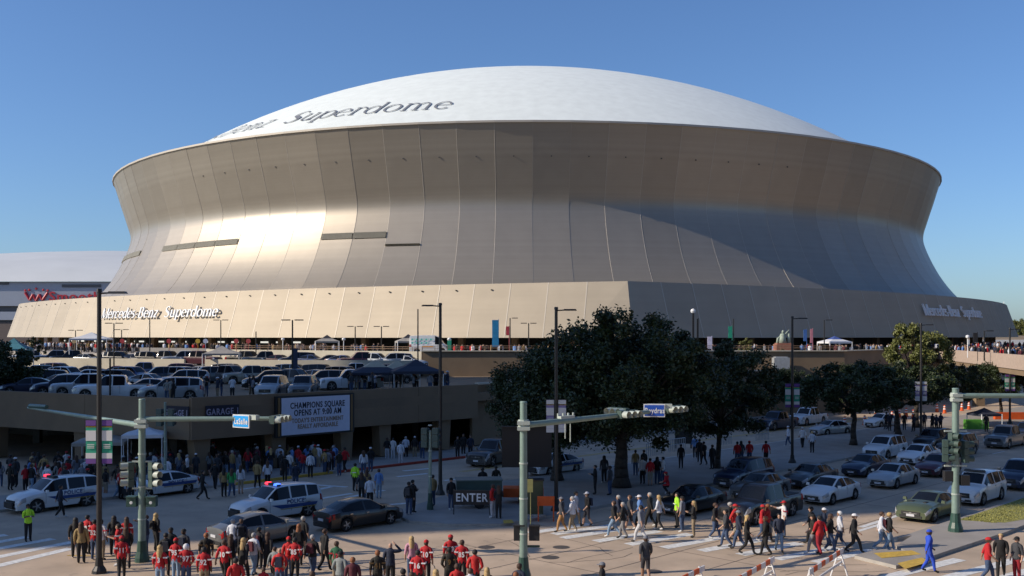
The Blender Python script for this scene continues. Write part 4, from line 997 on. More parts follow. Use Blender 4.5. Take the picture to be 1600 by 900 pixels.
# pole A, left
A = sigpole(222, 43.5, 6.95, .15, 'left green signal pole with twin arms and blue LaSalle sign'); ax_, ay_ = A.location.x, A.location.y
clamp(A, 5.95, .15)
arm(A, (.1, 0, 6.12), (at(450, 43.5)-ax_-.3, 0, 6.15), .115, .09)
arm(A, (-.1, .1, 5.85), (-9.4, 9.4, 5.95), .13, .06)
street_sign(A, 'LaSalle', (at(379, 43.5)-ax_, -.22, 6.05), R(-30), .95, .56, .34, (.02, .36, .85))
signal_head(A, (at(433, 43.5)-ax_, .05, 6.12), R(75), True)
for s in (-1, 1): signal_head(A, (s*.48, -.02, 3.75), R(-60 if s < 0 else 60)); mb = MB(); mb.box((s*.25, 0, 4.3), (.35, .07, .07)); mb.box((s*.25, 0, 3.15), (.35, .07, .07)); obj('bracket', mb, VIS, A)
for s in (-1, 1): mb = MB(); mb.box((s*.42, 0, 2.6), (.42, .3, .45)); mb.box((s*.42, -.2, 2.8), (.42, .14, .04)); mb.lathe([(0, -.16), (.07, -.155)], (s*.42, 0, 2.55), 8, axis='y', mi=1); obj('pedestrian_signal', mb, [GREEND, WHITE], A)
mb = MB(); mb.tube((-9.2, 9.2, 6.05), (-7.6, 7.6, 6.12), .12, .1, 8); obj('cobra_lamp', mb, GREEND, A)
# pole B, centre
B = sigpole(818, 40.3, 7.05, .15, 'centre green signal pole with long arm and blue Poydras sign'); clamp(B, 6.15, .15)
bx = B.location.x
arm(B, (.1, .05, 6.15), (7.5, 6.6, 6.35), .13, .08)
ad = Vector((7.5, 6.6)).normalized()
def onarm(px): t = meet(px, (bx, 40.3), (ad.x, ad.y)); return ad.x*t, ad.y*t, 6.15+.2*t/10
x, y, z = onarm(980); signal_head(B, (x, y-.25, z+.02), R(40), True); signal_head(B, (x-.35, y+.2, z+.1), R(-50), True)
x, y, z = onarm(1052); signal_head(B, (x, y-.2, z+.02), R(40), True)
x, y, z = onarm(1021); street_sign(B, 'Poydras', (x, y-.25, z+.06), R(-6), .95, .58, .33, (.02, .09, .45))
x, y, z = onarm(885); mb = MB(); mb.box((x, y, z+.13), (.8, .2, .14), math.atan2(ad.y, ad.x)); 
for k in range(4): mb.tube((x-.35+.22*k, y-.1+.18*k, z+.1), (x-.35+.22*k, y-.1+.18*k, z+.3), .05, n=6)
for k in (0, 1): mb.tube((x-.05+.22*k, y+.15*k, z-.12), (x-.05+.22*k, y+.15*k, z-.75-.15*k), .025, n=6)
obj('sensor_mount', mb, VIS, B)
for px, zz in ((811, 1.85), (835, 1.85)):
    mb = MB(); xx = at(px, 40.1)-bx; mb.box((xx, .1, zz), (.42, .34, .6)); mb.box((xx, -.12, zz+.32), (.46, .2, .05)); obj('pedestrian_signal', mb, [PLAS], B)
mb = MB(); mb.box((.25, .1, 1.3), (.8, .08, .08)); obj('bracket', mb, GREEND, B)
# pole C, right on the median
Cc = sigpole(1493, 49.4, 6.95, .17, 'right green signal pole on the median with clustered black signals', .16)
arm(Cc, (.1, 0, 6.62), (4.6, 0, 6.62), .13, .11); clamp(Cc, 6.55, .16)
for dx, zz, rr in ((-.55, 3.95, 75), (-.2, 4.3, 30), (.42, 3.9, 100)): signal_head(Cc, (dx, -.1, zz), R(rr), False, SIGC, lit=1 if dx == -.2 else None)
for zz in (4.9, 3.2): mb = MB(); mb.box((0, 0, zz), (1.1, .08, .08)); obj('bracket', mb, VIS, Cc)
mb = MB(); mb.box((.42, 0, 2.5), (.42, .34, .5)); mb.box((-.35, .05, 2.7), (.4, .3, .5)); obj('pedestrian_signal', mb, PLAS, Cc)
# short signal posts
for px, Y, lab in ((672, 55.7, 'short green post with black signal heads left of ENTER banner'),):
    t = sigpole(px, Y, 4.3, .09, lab, .15)
    for dx in (-.3, .3): signal_head(t, (dx, 0, 3.95), R(160), False, PLAS)
t = sigpole(258, 62, 5.6, .08, 'dark signal post with black heads behind the left signal pole', 0)
for dx in (-.35, .35): signal_head(t, (dx, 0, 4.7), R(170), False, PLAS)
# tall street lamps with banners
BG = mat('banner green', (.02, .30, .19), .7, var=0); BP = mat('banner purple', (.13, .05, .25), .7, var=0); BW = mat('banner white', (.6, .6, .6), .7, var=0); BLV = mat('banner lilac', (.20, .17, .35), .7, var=0); BY = mat('banner yellow', (.7, .45, .05), .7, var=0)
def lamp(px, Y, h, side, label, ban=None, z=.15, zb=5.1, txt=None):
    t = thing('street_lamp', label, 'street lamp', (at(px, Y), Y, z), 0, 'tall dark street lamps')
    mb = MB(); mb.tube((0, 0, .3), (0, 0, h), .115, .085, 12); mb.tube((0, 0, h), (0, 0, h+.14), .12, .1, 10); obj('shaft', mb.mesh('shaft', True, 40), DARKM, t)
    mb = MB(); mb.lathe([(.30, 0), (.28, .12), (.17, .3), (.14, .6)], n=12); obj('base', mb, DARKM, t)
    mb = MB(); mb.box((side*.75, 0, h-.02), (.75, .34, .09), taper=.85); mb.tube((0, 0, h-.06), (side*.45, 0, h-.03), .04, n=6); obj('luminaire', mb, DARKM, t)
    if ban:
        for s in (-1, 1):
            m1, m2 = ban; b = MB(); x0, x1 = s*.12, s*(.12+.42)
            if x0 > x1: x0, x1 = x1, x0
            cx = (x0+x1)/2; w_ = x1-x0; H_ = 1.75
            b.box((cx, 0, zb+H_/2), (w_, .03, H_)); bo = obj('banner', b, m1, t)
            for zz, hh, mm in ((1.62, .26, m2), (1.12, .42, BW), (.30, .22, BW), (.08, .2, m2), (1.5, .05, BY)):
                b = MB(); b.box((cx, -.02, zb+zz), (w_-.004, .03, hh)); obj('banner_print', b, mm, bo)
            for zz in (-.02, H_+.02): b = MB(); b.tube((0, 0, zb+zz), (s*.56, 0, zb+zz), .018, n=5); obj('banner_arm', b, DARKM, t)
            b = MB()
            for q_ in range(3): b.box((cx, -.045, zb+.62+.07*q_), (w_*.7, .01, .03))
            obj('banner_lettering', b, BW, bo)
    return t
lamp(155, 41.4, 11.5, 1, 'tall dark lamp pole at left with green and purple banners', (BG, BP), 0, zb=4.5)
lamp(688, 60.8, 11.4, -1, 'tall dark lamp pole right of the short signal post, lamp to left')
lamp(869, 55.3, 11.0, 1, 'tall dark lamp pole with lilac banners before the huge oak', (BLV, BW), zb=4.3)
lamp(1238, 76.2, 10.9, 1, 'tall dark lamp pole with green banners amid the pavement', (BG, BP), zb=4.2)
lamp(1439, 93, 10.6, 1, 'dark lamp pole with lilac banners between the far oaks', (BLV, BW), zb=3.6)
lamp(1578, 110, 10.3, 1, 'dark lamp pole with teal banners at right edge under the walkway', (BG, BP), zb=3.6)
def slim(px, Y, z, top, label, dbl=True, hd=None, cat='lamp post'):
    h = zat(top, Y)-z; t = thing('lamp_post', label, cat, (at(px, Y), Y, z), 0, 'slim lamp posts on decks and plaza'); mb = MB(); mb.tube((0, 0, 0), (0, 0, h), .09, .07, 8); obj('shaft', mb, DARKM, t)
    if dbl is not None:
        for s in ((-1, 1) if dbl else (1,)): mb = MB(); mb.box((s*.62, 0, h), (.8, .3, .1)); obj('luminaire', mb, DARKM, t)
    return t
slim(457, 96, ZA, 500, 'slim double-arm lamp post with hanging dark flag on the garage deck')
fl = MB(); fl.box((at(462, 96), 95.9, zat(549, 96)-.8), (.42, .03, 2.2)); tag(obj('feather_flag', fl, mat('flag navy', (.04, .05, .09), .8)), 'dark hanging flag beside double-arm lamp post on the deck', 'flag')
slim(653, 117, ZA, 483, 'bare camera pole in front of the white van', None); slim(178, 120, ZB, 505, 'double-arm lamp post above the upper deck near the white tent'); slim(190, 150, ZP, 515, 'small double lamp post below left end of wall lettering')
slim(234, 140, ZP, 497, 'thin mast with camera box under the letters Benz', None); slim(345, 142, ZP, 500, 'lamp post with loudspeakers at the end of wall lettering'); slim(400, 138, ZB, 518, 'thin post between loudspeaker post and deck lamp', None)
slim(555, 134, ZP, 510, 'left one of two small double lamps above the plaza canopies'); slim(596, 134, ZP, 510, 'right one of two small double lamps above the plaza canopies')
slim(797, 132, ZP, 497, 'post with red banner just left of the oak top', False); slim(826, 131, ZP, 505, 'small double lamp peeping over left edge of the oak')
slim(118, 150, ZP, 516, 'small double lamp post left of the white tent'); slim(1288, 133, ZP, 500, 'lamp post beside the flags with bright luminaire', False); slim(1538, 118, ZP, 517, 'lamp post with pale luminaire on the walkway', False)
slim(1146, 128, ZP, 498, 'grey post carrying green banner', None); slim(172, 78, .1, 560, 'thin dark post before the white pickup on the deck', None)
for px, Y, z0, z1, w_, m, lab in ((1141, 127.7, 510, 528, 6, BG, 'green banner with white writing hanging from plaza post'), (774, 126.5, 500, 542, 10, mat('flag blue green', (.02, .22, .45), .6), 'tall blue and black feather banner on the plaza'), (793, 131.8, 510, 524, 5, mat('flag red', (.4, .04, .06), .6), 'small red banner left of the oak top'), (702, 126.5, 532, 548, 6, BG, 'mint green pillar wrap beside the white van'), (1083, 127, 486, 545, 2.5, DARKM, 'tall dark banner post right of the oak with white lamp'), (1090, 127, 498, 545, 2.5, DARKM, 'second dark post beside the white-topped one'), (1109, 129, 526, 545, 7, mat('flag white lilac', (.6, .58, .75), .6), 'white and lilac sign panel on the plaza wall'), (1258, 131, 515, 533, 5, mat('flag blue', (.05, .14, .4), .6), 'blue flag on pole by the statue'), (1268, 131, 514, 536, 4, mat('flag pink', (.5, .2, .25), .6), 'striped red and white flag beside the blue one'), (1524, 118, 520, 535, 7, PLAS, 'dark speaker stack on the walkway above a blue panel')):
    za, zb_ = zat(z1, Y), zat(z0, Y); mb = MB(); mb.box((at(px, Y), Y, (za+zb_)/2), (w_*Y/F, .08, zb_-za)); mb.tube((at(px, Y)+w_*Y/F/2, Y, ZP), (at(px, Y)+w_*Y/F/2, Y, zb_+.1), .035, n=6); tag(obj('banner', mb, m), lab, 'banner')
mb = MB(); mb.lathe([(0, -.3), (.26, -.2), (.33, 0), (.26, .2), (0, .32)], (at(1083, 127), 127, zat(486, 127)), 12); tag(obj('globe_lamp', mb, WHITE), 'white globe lamp on dark post right of the oak', 'lamp')
for px, lab in ((442, 'left white globe lamp on the plaza wall by the railing'), (537, 'middle white globe lamp on the plaza wall below canopy'), (702, 'white globe lamp above the mint green pillar')):
    mb = MB(); Y = 127 if px > 600 else 124.4+(530-px)*.11+12; z = zat(530, Y); mb.tube((at(px, Y), Y, ZP), (at(px, Y), Y, z), .06, n=6); mb.lathe([(0, -.2), (.2, -.14), (.26, 0), (.2, .15), (0, .22)], (at(px, Y), Y, z), 10); tag(obj('globe_lamp', mb, WHITE), lab, 'lamp')
mb = MB(); mb.lathe([(0, -.22), (.2, -.16), (.25, 0), (.2, .16), (0, .22)], (at(1512, 125), 125, zat(526, 125)), 10); mb.tube((at(1512, 125), 125, 7), (at(1512, 125), 125, zat(526, 125)), .06, n=6); tag(obj('globe_lamp', mb, WHITE), 'white globe lamp on the walkway before the dark skirt', 'lamp')
# ================================================================= CANOPIES
def canopy(px, Y, z, w_, peak, eave, m, label, m2=None, legs=WHITE):
    t = thing('canopy_tent', label, 'canopy tent', (at(px, Y), Y, z), R(12), 'pop-up canopy tents'); e = zat(eave, Y)-z; p = zat(peak, Y)-z; h = w_/2; mb = MB()
    vs = [(-h, -h, e), (h, -h, e), (h, h, e), (-h, h, e), (-h, -h, e-.22), (h, -h, e-.22), (h, h, e-.22), (-h, h, e-.22)]
    mid = [(-h*.45, -h*.45, e+(p-e)*.42), (h*.45, -h*.45, e+(p-e)*.42), (h*.45, h*.45, e+(p-e)*.42), (-h*.45, h*.45, e+(p-e)*.42), (0, 0, p)]
    mb.add(vs+mid, [(0, 1, 9, 8), (1, 2, 10, 9), (2, 3, 11, 10), (3, 0, 8, 11), (4, 5, 1, 0), (5, 6, 2, 1), (6, 7, 3, 2), (7, 4, 0, 3)], 0); mb.add(mid, [(0, 1, 4), (1, 2, 4), (2, 3, 4), (3, 0, 4)], 1)
    obj('canopy', mb, [m, m2 or m], t)
    for a in (-1, 1):
        for b in (-1, 1): mb = MB(); mb.tube((a*h*.98, b*h*.98, 0), (a*h*.98, b*h*.98, e), .03 if Y < 100 else .06, n=6); obj('leg', mb, legs, t)
CN = mat('canopy navy', (.022, .028, .05), .8, var=.05); CW_ = mat('canopy white', (.62, .63, .66), .8, var=.05); CT = mat('canopy tan', (.42, .37, .27), .8, var=.05); CB = mat('canopy black', (.03, .03, .04), .8); CG = mat('canopy grey', (.32, .30, .27), .8)
canopy(586, 92, ZA, 4.6, 562, 581, CN, 'navy and tan striped canopy on the garage deck over a crowd', CT); canopy(650, 90, ZA, 4.4, 561, 579, CN, 'navy canopy nearest the brown wall on the garage deck', CN); canopy(620, 96, ZA, 4.0, 563, 580, CT, 'tan canopy between two navy canopies on the garage deck')
canopy(347, 125.5, ZB, 4.4, 540, 552, CG, 'beige canopy in the gap of the upper deck parapet'); canopy(511, 139, ZP, 3.2, 523, 533, CG, 'grey canopy with black peak on plaza, left of the pair', CB); canopy(638, 134, ZP, 3.2, 522, 533, CG, 'grey canopy with black peak beside the white van', CB)
canopy(143, 138, ZP, 4.8, 519, 529, CW_, 'large white canopy on the plaza behind the lamp pole'); canopy(1304, 135, ZP, 3.3, 525, 534, CW_, 'white canopy with blue top by the plaza flags', mat('canopy blue', (.05, .09, .3), .8))
canopy(160, 71, .1, 3.4, 674, 688, CG, 'grey canopy with yellow edge under the garage fascia'); canopy(226, 68.5, .1, 2.6, 665, 677, CW_, 'white canopy in front of the garage corner'); canopy(22, 122, ZB, 3.6, 528, 545, mat('canopy teal', (.05, .2, .25), .8), 'teal canopy at the far left of upper deck')
canopy(1538, 105, 0, 2.4, 637, 646, CN, 'small dark blue canopy far along the queue'); 
# ================================================================= CORNER THINGS
t = thing('message_board', 'black rear panel of trailer message board behind centre pole', 'message board', (at(823, 58), 58, .15)); mb = MB(); mb.box((0, 0, 3.18), (2.85, .22, 2.3)); obj('panel', mb, BLACK, t); mb = MB(); mb.box((0, -.13, 4.36), (2.9, .3, .06)); obj('hood', mb, DARKM, t); mb = MB(); mb.tube((0, .1, .5), (0, .1, 2.2), .09, n=8); obj('mast', mb, BLACK, t)
ORG = mat('safety orange', (.65, .10, .015), .6, var=.1)
mb = MB(); mb.box((-.2, .1, .62), (2.3, 1.2, .5)); mb.tube((-1.3, 0, .45), (-2.5, -.1, .4), .05, n=6); tb = obj('trailer', mb, ORG, t)
for s in (-1, 1): mb = MB(); mb.lathe([(0, -.1), (.30, -.1), (.30, .1), (0, .1)], (-.2, s*.66, .32), 14, axis='y'); obj('wheel', mb, TYRE, tb)
t = thing('utility_cabinet', 'olive green signal cabinet behind the centre pole with pale side box', 'cabinet', (at(836, 54), 54, .15)); mb = MB(); mb.box((0, 0, .95), (.85, .6, 1.8)); obj('housing', mb, mat('olive paint', (.07, .08, .04), .5), t); mb = MB(); mb.box((0, 0, 1.88), (.95, .7, .08)); obj('lid', mb, DARKM, t); mb = MB(); mb.box((0, -.305, .95), (.7, .02, 1.5)); obj('door', mb, mat('olive paint', (.07, .08, .04), .5), t); mb = MB(); mb.box((0, 0, .03), (1.1, .85, .1)); obj('plinth', mb, KERB, t)
mb = MB(); mb.box((at(828, 51), 51, 2.15), (.30, .05, .66)); mb.tube((at(829, 51), 51.05, .15), (at(829, 51), 51.05, 2.3), .025, n=6); tag(obj('small_sign', mb, mat('sign olive', (.35, .33, .12), .5)), 'small yellowish sign plate on thin post beside the olive cabinet', 'sign')
mb = MB(); mb.box((at(853, 53), 53, 1.05), (.9, .06, .5)); mb.box((at(853, 53)-.4, 53, .5), (.06, .3, 1.1)); mb.box((at(853, 53)+.4, 53, .5), (.06, .3, 1.1)); tag(obj('barricade', mb, ORG), 'orange panel barricade right of the olive cabinet', 'barricade')
t = thing('generator_trailer', 'big dark green box trailer behind the ENTER banner', 'trailer', (at(748, 56.5), 56.5, .15), R(6)); mb = MB(); mb.box((0, 0, 1.0), (2.5, 1.3, 1.1)); obj('box', mb, mat('box green', (.035, .07, .065), .5), t); mb = MB(); mb.box((0, 0, 1.57), (2.6, 1.4, .06)); obj('lid', mb, mat('box lid', (.09, .14, .14), .5), t)
for s in (-1, 1): mb = MB(); mb.lathe([(0, -.1), (.3, -.1), (.3, .1), (0, .1)], (0, s*.6, .3), 14, axis='y'); obj('wheel', mb, TYRE, t)
Y = 54.0; t = thing('enter_banner', 'black banner with large white letters ENTER on the corner', 'banner', (at(737, Y), Y, .15), R(-4)); mb = MB(); mb.box((0, 0, .92), (2.0, .06, .78)); obj('cloth', mb, BLACK, t); text('lettering', 'ENTER', .62, WHITE, t, (0, -.045, .72), sx=.86, bold=.012)
for s in (-1, 1): mb = MB(); mb.tube((s*.97, .04, 0), (s*.97, .04, 1.3), .03, n=6); obj('leg', mb, DARKM, t)
# A-frame barricades
WO = mat('barricade white', (.7, .7, .7), .5, var=0)
def aframe(x, y, rz, label, L=1.9):
    t = thing('a_frame_barricade', label, 'barricade', (x, y, 0), rz, 'striped a-frame barricades')
    for s in (-1, 1):
        for yy in (-.35, .35): mb = MB(); mb.tube((s*L*.42, yy, 0), (s*L*.42, 0, 1.15), .035, n=6); obj('leg', mb, WO, t)
        mb = MB(); mb.tube((s*L*.42, -.2, .5), (s*L*.42, .2, .5), .025, n=6); mb.tube((s*L*.42, -.12, .8), (s*L*.42, .12, .8), .025, n=6); obj('brace', mb, WO, t)
    mb = MB(); n = 9
    for i in range(n): mb.box((-L/2+L*(i+.5)/n, -.04, 1.03), (L/n, .05, .2), mi=i % 2)
    obj('striped_board', mb, [WO, ORG], t)
    mb = MB(); mb.box((0, -.04, .6), (L, .04, .1)); obj('rail', mb, WO, t)
Xb, Yb = at(1290, 44.0), 44.0
aframe(12.1, 39.0, R(57), 'striped barricade with wide white legs nearest the traffic island', 4.6); aframe(8.9, 37.4, R(57), 'striped barricade left of the one by the traffic island', 4.6); aframe(5.9, 35.9, R(57), 'striped barricade peeping over the bottom edge of the road', 4.6)
# metal crowd fence on the plaza pavement and cones
for i, (px, Y) in enumerate(((1010, 80), (1045, 83), (1120, 88), (1180, 92))):
    mb = MB(); rail(mb, (at(px, Y), Y), (at(px, Y)+1.6, Y+1.5), .15, 9, 1.05); tag(obj('crowd_fence', mb, mat('galvanised', (.5, .5, .5), .5, .6)), ['steel crowd fence right of the huge oak trunk', 'steel crowd fence left of the slender tree', 'steel crowd fence behind the slender tree', 'steel crowd fence before the blue pickup'][i], 'fence')
t = thing('kiosk', 'dark framed info kiosk behind the standing fans', 'kiosk', (at(1068, 86), 86, .15)); mb = MB(); mb.box((0, 0, 1.2), (1.2, .3, 1.6)); obj('panel', mb, DARKM, t); mb = MB(); mb.box((0, 0, 2.2), (1.5, .6, .12)); obj('roof', mb, BLACK, t)
for s in (-1, 1): mb = MB(); mb.box((s*.65, 0, 1.1), (.12, .3, 2.2)); obj('post', mb, BLACK, t)
CONES = []
for k, (px, py) in enumerate(((1320, 662), (1351, 660), (1368, 652), (1405, 648), (1416, 647), (1427, 650), (1464, 640), (1476, 642), (1503, 638), (1514, 636), (1394, 653))):
    Y = 15326/(py-525+4); mb = MB(); mb.box((0, 0, .03), (.42, .42, .06), mi=0); mb.tube((0, 0, .05), (0, 0, 1.05), .22, .10, 10, 0); mb.tube((0, 0, .5), (0, 0, .66), .175, .15, 10, 1); mb.tube((0, 0, .8), (0, 0, .92), .145, .125, 10, 1)
    CONES.append(px); tag(obj('traffic_cone', mb, [emit('drum orange', (.9, .12, .02), 0.0) if False else ORG, WO], None, (at(px, Y), Y, 0)), 'orange safety drum under the far trees, %s from left' % ORD[sorted((1320, 1351, 1368, 1394, 1405, 1416, 1427, 1464, 1476, 1503, 1514)).index(px)], 'traffic drum', 'orange drums along the far pavement')
mb = MB(); mb.box((0, 0, .5), (4.2, .5, .9)); tag(obj('barrier', mb, ORG, None, (at(1582, 116), 116, 0)), 'orange water barrier at the right edge under the trees', 'barrier')
mb = MB(); mb.box((0, 0, .55), (2.2, .9, 1.1)); tag(obj('green_dumpster', mb, mat('bright green', (.08, .3, .03), .6), None, (at(1525, 104), 104, 0)), 'bright green box on the street between far dark cars', 'box')
# statue
Y = 129.5; sx_ = at(1224, Y); t = thing('statue', 'pale green winged statue group on red brick pedestal at plaza edge', 'statue', (sx_, Y, ZP)); mb = MB(); mb.box((0, 0, .9), (2.2, 1.6, 1.8)); mb.box((0, 0, 1.9), (1.9, 1.4, .2)); obj('pedestal', mb, mat('red brick', (.30, .13, .09), .8, var=.2, scale=4), t)
mb = MB(); mb.lathe([(.0, 2.0), (.55, 2.0), (.42, 2.6), (.35, 3.0), (.28, 3.2), (0, 3.25)], (-.1, 0, 0), 10); mb.lathe([(.0, 3.2), (.14, 3.25), (.18, 3.45), (.1, 3.62), (0, 3.65)], (-.05, 0, 0), 10); mb.tube((.1, 0, 3.0), (.75, -.1, 3.7), .14, .05, 8); mb.tube((.7, 0, 2.0), (.7, 0, 3.2), .25, .15, 8); mb.lathe([(0, 3.15), (.13, 3.25), (0, 3.45)], (.7, 0, 0), 8); mb.tube((-.3, 0, 3.0), (-.8, 0, 2.4), .12, .08, 8); mb.tube((-.75, 0, 2.0), (-.7, 0, 2.7), .2, .12, 8)
obj('figures', mb.mesh('figures', True), mat('verdigris', (.30, .36, .30), .7, var=.2, scale=5), t)
mb = MB(); mb.box((0, 0, 0), (1.9, 1.2, 1.4)); mb.box((0, 0, .75), (1.5, 1.0, .12)); tag(obj('rooftop_unit', mb, mat('galvanised pale', (.4, .42, .44), .5, .3), None, (at(1221, 124), 124.3, 6.35)), 'pale ventilation unit on ledge of the brown wall', 'machine')
mb = MB(); mb.box((at(810, 96), 108, 4.9), (5.2, 1.5, .1)); 
# signs by the plaza edge
for px, c, lab in ((116, (.45, .35, .2), 'tan square sign at plaza edge left of white canopy'), (191, (.5, .06, .07), 'red sign on post right of the tall lamp pole'), (264, (.5, .06, .07), 'red round sign in the middle of the deck crowd'), (309, (.6, .4, .05), 'yellow sign on post before the plaza crowd'), (369, (.5, .08, .08), 'red and white round sign left of the canopy gap'), (388, (.5, .08, .08), 'red and white round sign right of the canopy gap'), (321, (.5, .55, .7), 'pale blue standing sign before the plaza crowd')):
    Y = 141; mb = MB(); mb.lathe([(0, -.05), (.34, -.05), (.34, .05)], (at(px, Y), Y, zat(533, Y)), 8, axis='y'); mb.tube((at(px, Y), Y+.06, ZB), (at(px, Y), Y+.06, zat(533, Y)), .04, n=5); tag(obj('sign', mb, mat('sign'+str(px), c, .5, var=0)), lab, 'sign')
# ================================================================= PEOPLE
SKN = {k: mat('skin '+k, c, .55, var=0) for k, c in dict(l=(.45, .27, .19), m=(.30, .17, .11), d=(.09, .05, .035)).items()}
def cl(nm, c): return mat('cloth '+nm, c, .85, var=.12, scale=6, bump=.25, bscale=14)
TOP = {'R': ('red jersey', cl('red', (.42, .012, .018))), 'r': ('plain red shirt', cl('plain red', (.48, .02, .02))), 'K': ('black shirt', cl('black', (.012, .012, .014))), 'k': ('black and gold jersey', cl('black jersey', (.018, .016, .013))), 'W': ('white shirt', cl('white', (.58, .60, .66))), 'w': ('white jersey', cl('white jersey', (.62, .60, .60))), 'G': ('grey shirt', cl('grey', (.19, .20, .23))), 'N': ('navy jacket', cl('navy', (.018, .025, .05))), 'B': ('royal blue tracksuit', cl('royal', (.02, .07, .50))), 'b': ('light blue shirt', cl('light blue', (.12, .24, .50))), 'T': ('tan jacket', cl('tan', (.30, .21, .09))), 'V': ('neon yellow safety vest', cl('neon', (.38, .75, .04))), 'P': ('pink shirt', cl('pink', (.55, .28, .36))), 'M': ('maroon sweater', cl('maroon', (.10, .02, .03))), 'D': ('green jersey', cl('green jersey', (.02, .10, .05))), 'H': ('grey hoodie', cl('hoodie', (.20, .22, .22))), 'k2': ('black coat', cl('black coat', (.010, .010, .012))), 'g': ('bright green shirt', cl('bright green', (.03, .28, .08))), 'C': ('charcoal shirt', cl('charcoal', (.045, .047, .055)))}
BOT = {'k': ('black trousers', cl('black', (0, 0, 0))), 'j': ('blue jeans', cl('jeans', (.045, .075, .15))), 'l': ('light jeans', cl('light jeans', (.19, .28, .40))), 't': ('khaki trousers', cl('khaki', (.26, .20, .13))), 'o': ('tan trousers', cl('tan trousers', (.36, .19, .07))), 'w': ('white trousers', cl('white trousers', (.50, .50, .52))), 's': ('dark shorts', cl('shorts', (.03, .03, .04))), 'S': ('khaki shorts', cl('khaki shorts', (.3, .26, .2))), 'B': ('blue trousers', TOP['B'][1]), 'r': ('red trousers', cl('red trousers', (.25, .01, .02))), 'g': ('grey trousers', cl('grey trousers', (.2, .2, .21)))}
SHO = {'d': cl('dark shoe', (.02, .02, .02)), 'w': cl('white shoe', (.55, .55, .55))}
HAIRC = {k: mat('hair '+k, c, .7, var=.2, scale=30) for k, c in dict(black=(.012, .010, .010), brown=(.06, .03, .018), blond=(.42, .29, .13), grey=(.33, .32, .31), red=(.22, .08, .03), white=(.6, .6, .6)).items()}
CAPC = {k: cl('cap '+k, c) for k, c in dict(red=(.45, .015, .02), black=(.012, .012, .012), white=(.62, .62, .65), grey=(.16, .17, .2), blue=(.02, .07, .5), green=(.05, .25, .15)).items()}
def pose(nm):
    J = dict(pel=(0, 0, .95), wai=(0, 0, 1.10), che=(0, .01, 1.31), nb=(0, 0, 1.46), nk=(0, .012, 1.53), h1=(0, .022, 1.60), h2=(0, .012, 1.675), h3=(0, 0, 1.735))
    for s, k in ((-1, 'L'), (1, 'R')):
        J['sh'+k] = (s*.185, 0, 1.425); J['el'+k] = (s*.235, -.03, 1.15); J['wr'+k] = (s*.245, .04, .92); J['hp'+k] = (s*.085, 0, .88); J['kn'+k] = (s*.095, .02, .50); J['an'+k] = (s*.10, -.02, .09)
    def leg(k, s, kn, an): J['kn'+k] = (s*.09, kn[0], kn[1]); J['an'+k] = (s*.09, an[0], an[1])
    if nm in ('walkA', 'walkB', 'stride'):
        a, b = ('L', 'R') if nm != 'walkB' else ('R', 'L'); sa = -1 if a == 'L' else 1; f = 1.4 if nm == 'stride' else 1
        leg(a, sa, (.15*f, .53), (.21*f, .11)); leg(b, -sa, (.0, .50), (-.24*f, .16))
        J['el'+a] = (sa*.24, -.12, 1.17); J['wr'+a] = (sa*.25, -.18, .95); J['el'+b] = (-sa*.24, .05, 1.15); J['wr'+b] = (-sa*.22, .22, .98)
        for k in ('che', 'nb', 'nk', 'h1', 'h2', 'h3'): J[k] = (J[k][0], J[k][1]+.03, J[k][2])
    if nm == 'hold':
        for s, k in ((-1, 'L'), (1, 'R')): J['el'+k] = (s*.24, .02, 1.16); J['wr'+k] = (s*.12, .26, 1.22)
    if nm == 'salute': J['elR'] = (.40, .06, 1.42); J['wrR'] = (.16, .14, 1.66)
    if nm == 'lean': J['knL'] = (-.12, .07, .51); J['anL'] = (-.17, .05, .09); J['elR'] = (.27, -.07, 1.15); J['wrR'] = (.19, .06, 1.0); J['elL'] = (-.27, -.07, 1.15); J['wrL'] = (-.19, .06, 1.0)
    if nm == 'point': J['elR'] = (.27, .22, 1.36); J['wrR'] = (.28, .46, 1.44)
    if nm == 'crouch':
        for k in list(J): J[k] = (J[k][0], J[k][1], J[k][2]-.42 if k[:2] not in ('kn', 'an') else J[k][2])
        for s, k in ((-1, 'L'), (1, 'R')): J['kn'+k] = (s*.15, .32, .50); J['an'+k] = (s*.13, .02, .09); J['el'+k] = (s*.2, .2, .75); J['wr'+k] = (s*.1, .4, .68)
        for k in ('che', 'nb', 'nk', 'h1', 'h2', 'h3'): J[k] = (J[k][0], J[k][1]+.14, J[k][2]-.03)
    return J
RADS = dict(pel=(.172, .135), wai=(.165, .125), che=(.188, .138), nb=(.09, .08), nk=(.056, .056), h1=(.07, .082), h2=(.082, .098), h3=(.055, .07), sh=(.085, .085), el=(.060, .060), wr=(.036, .036), hp=(.112, .112), kn=(.080, .080), an=(.056, .056), pa=(.024, .042), fi=(.014, .03), th=(.012, .012), ft=(.045, .04), to=(.04, .028))
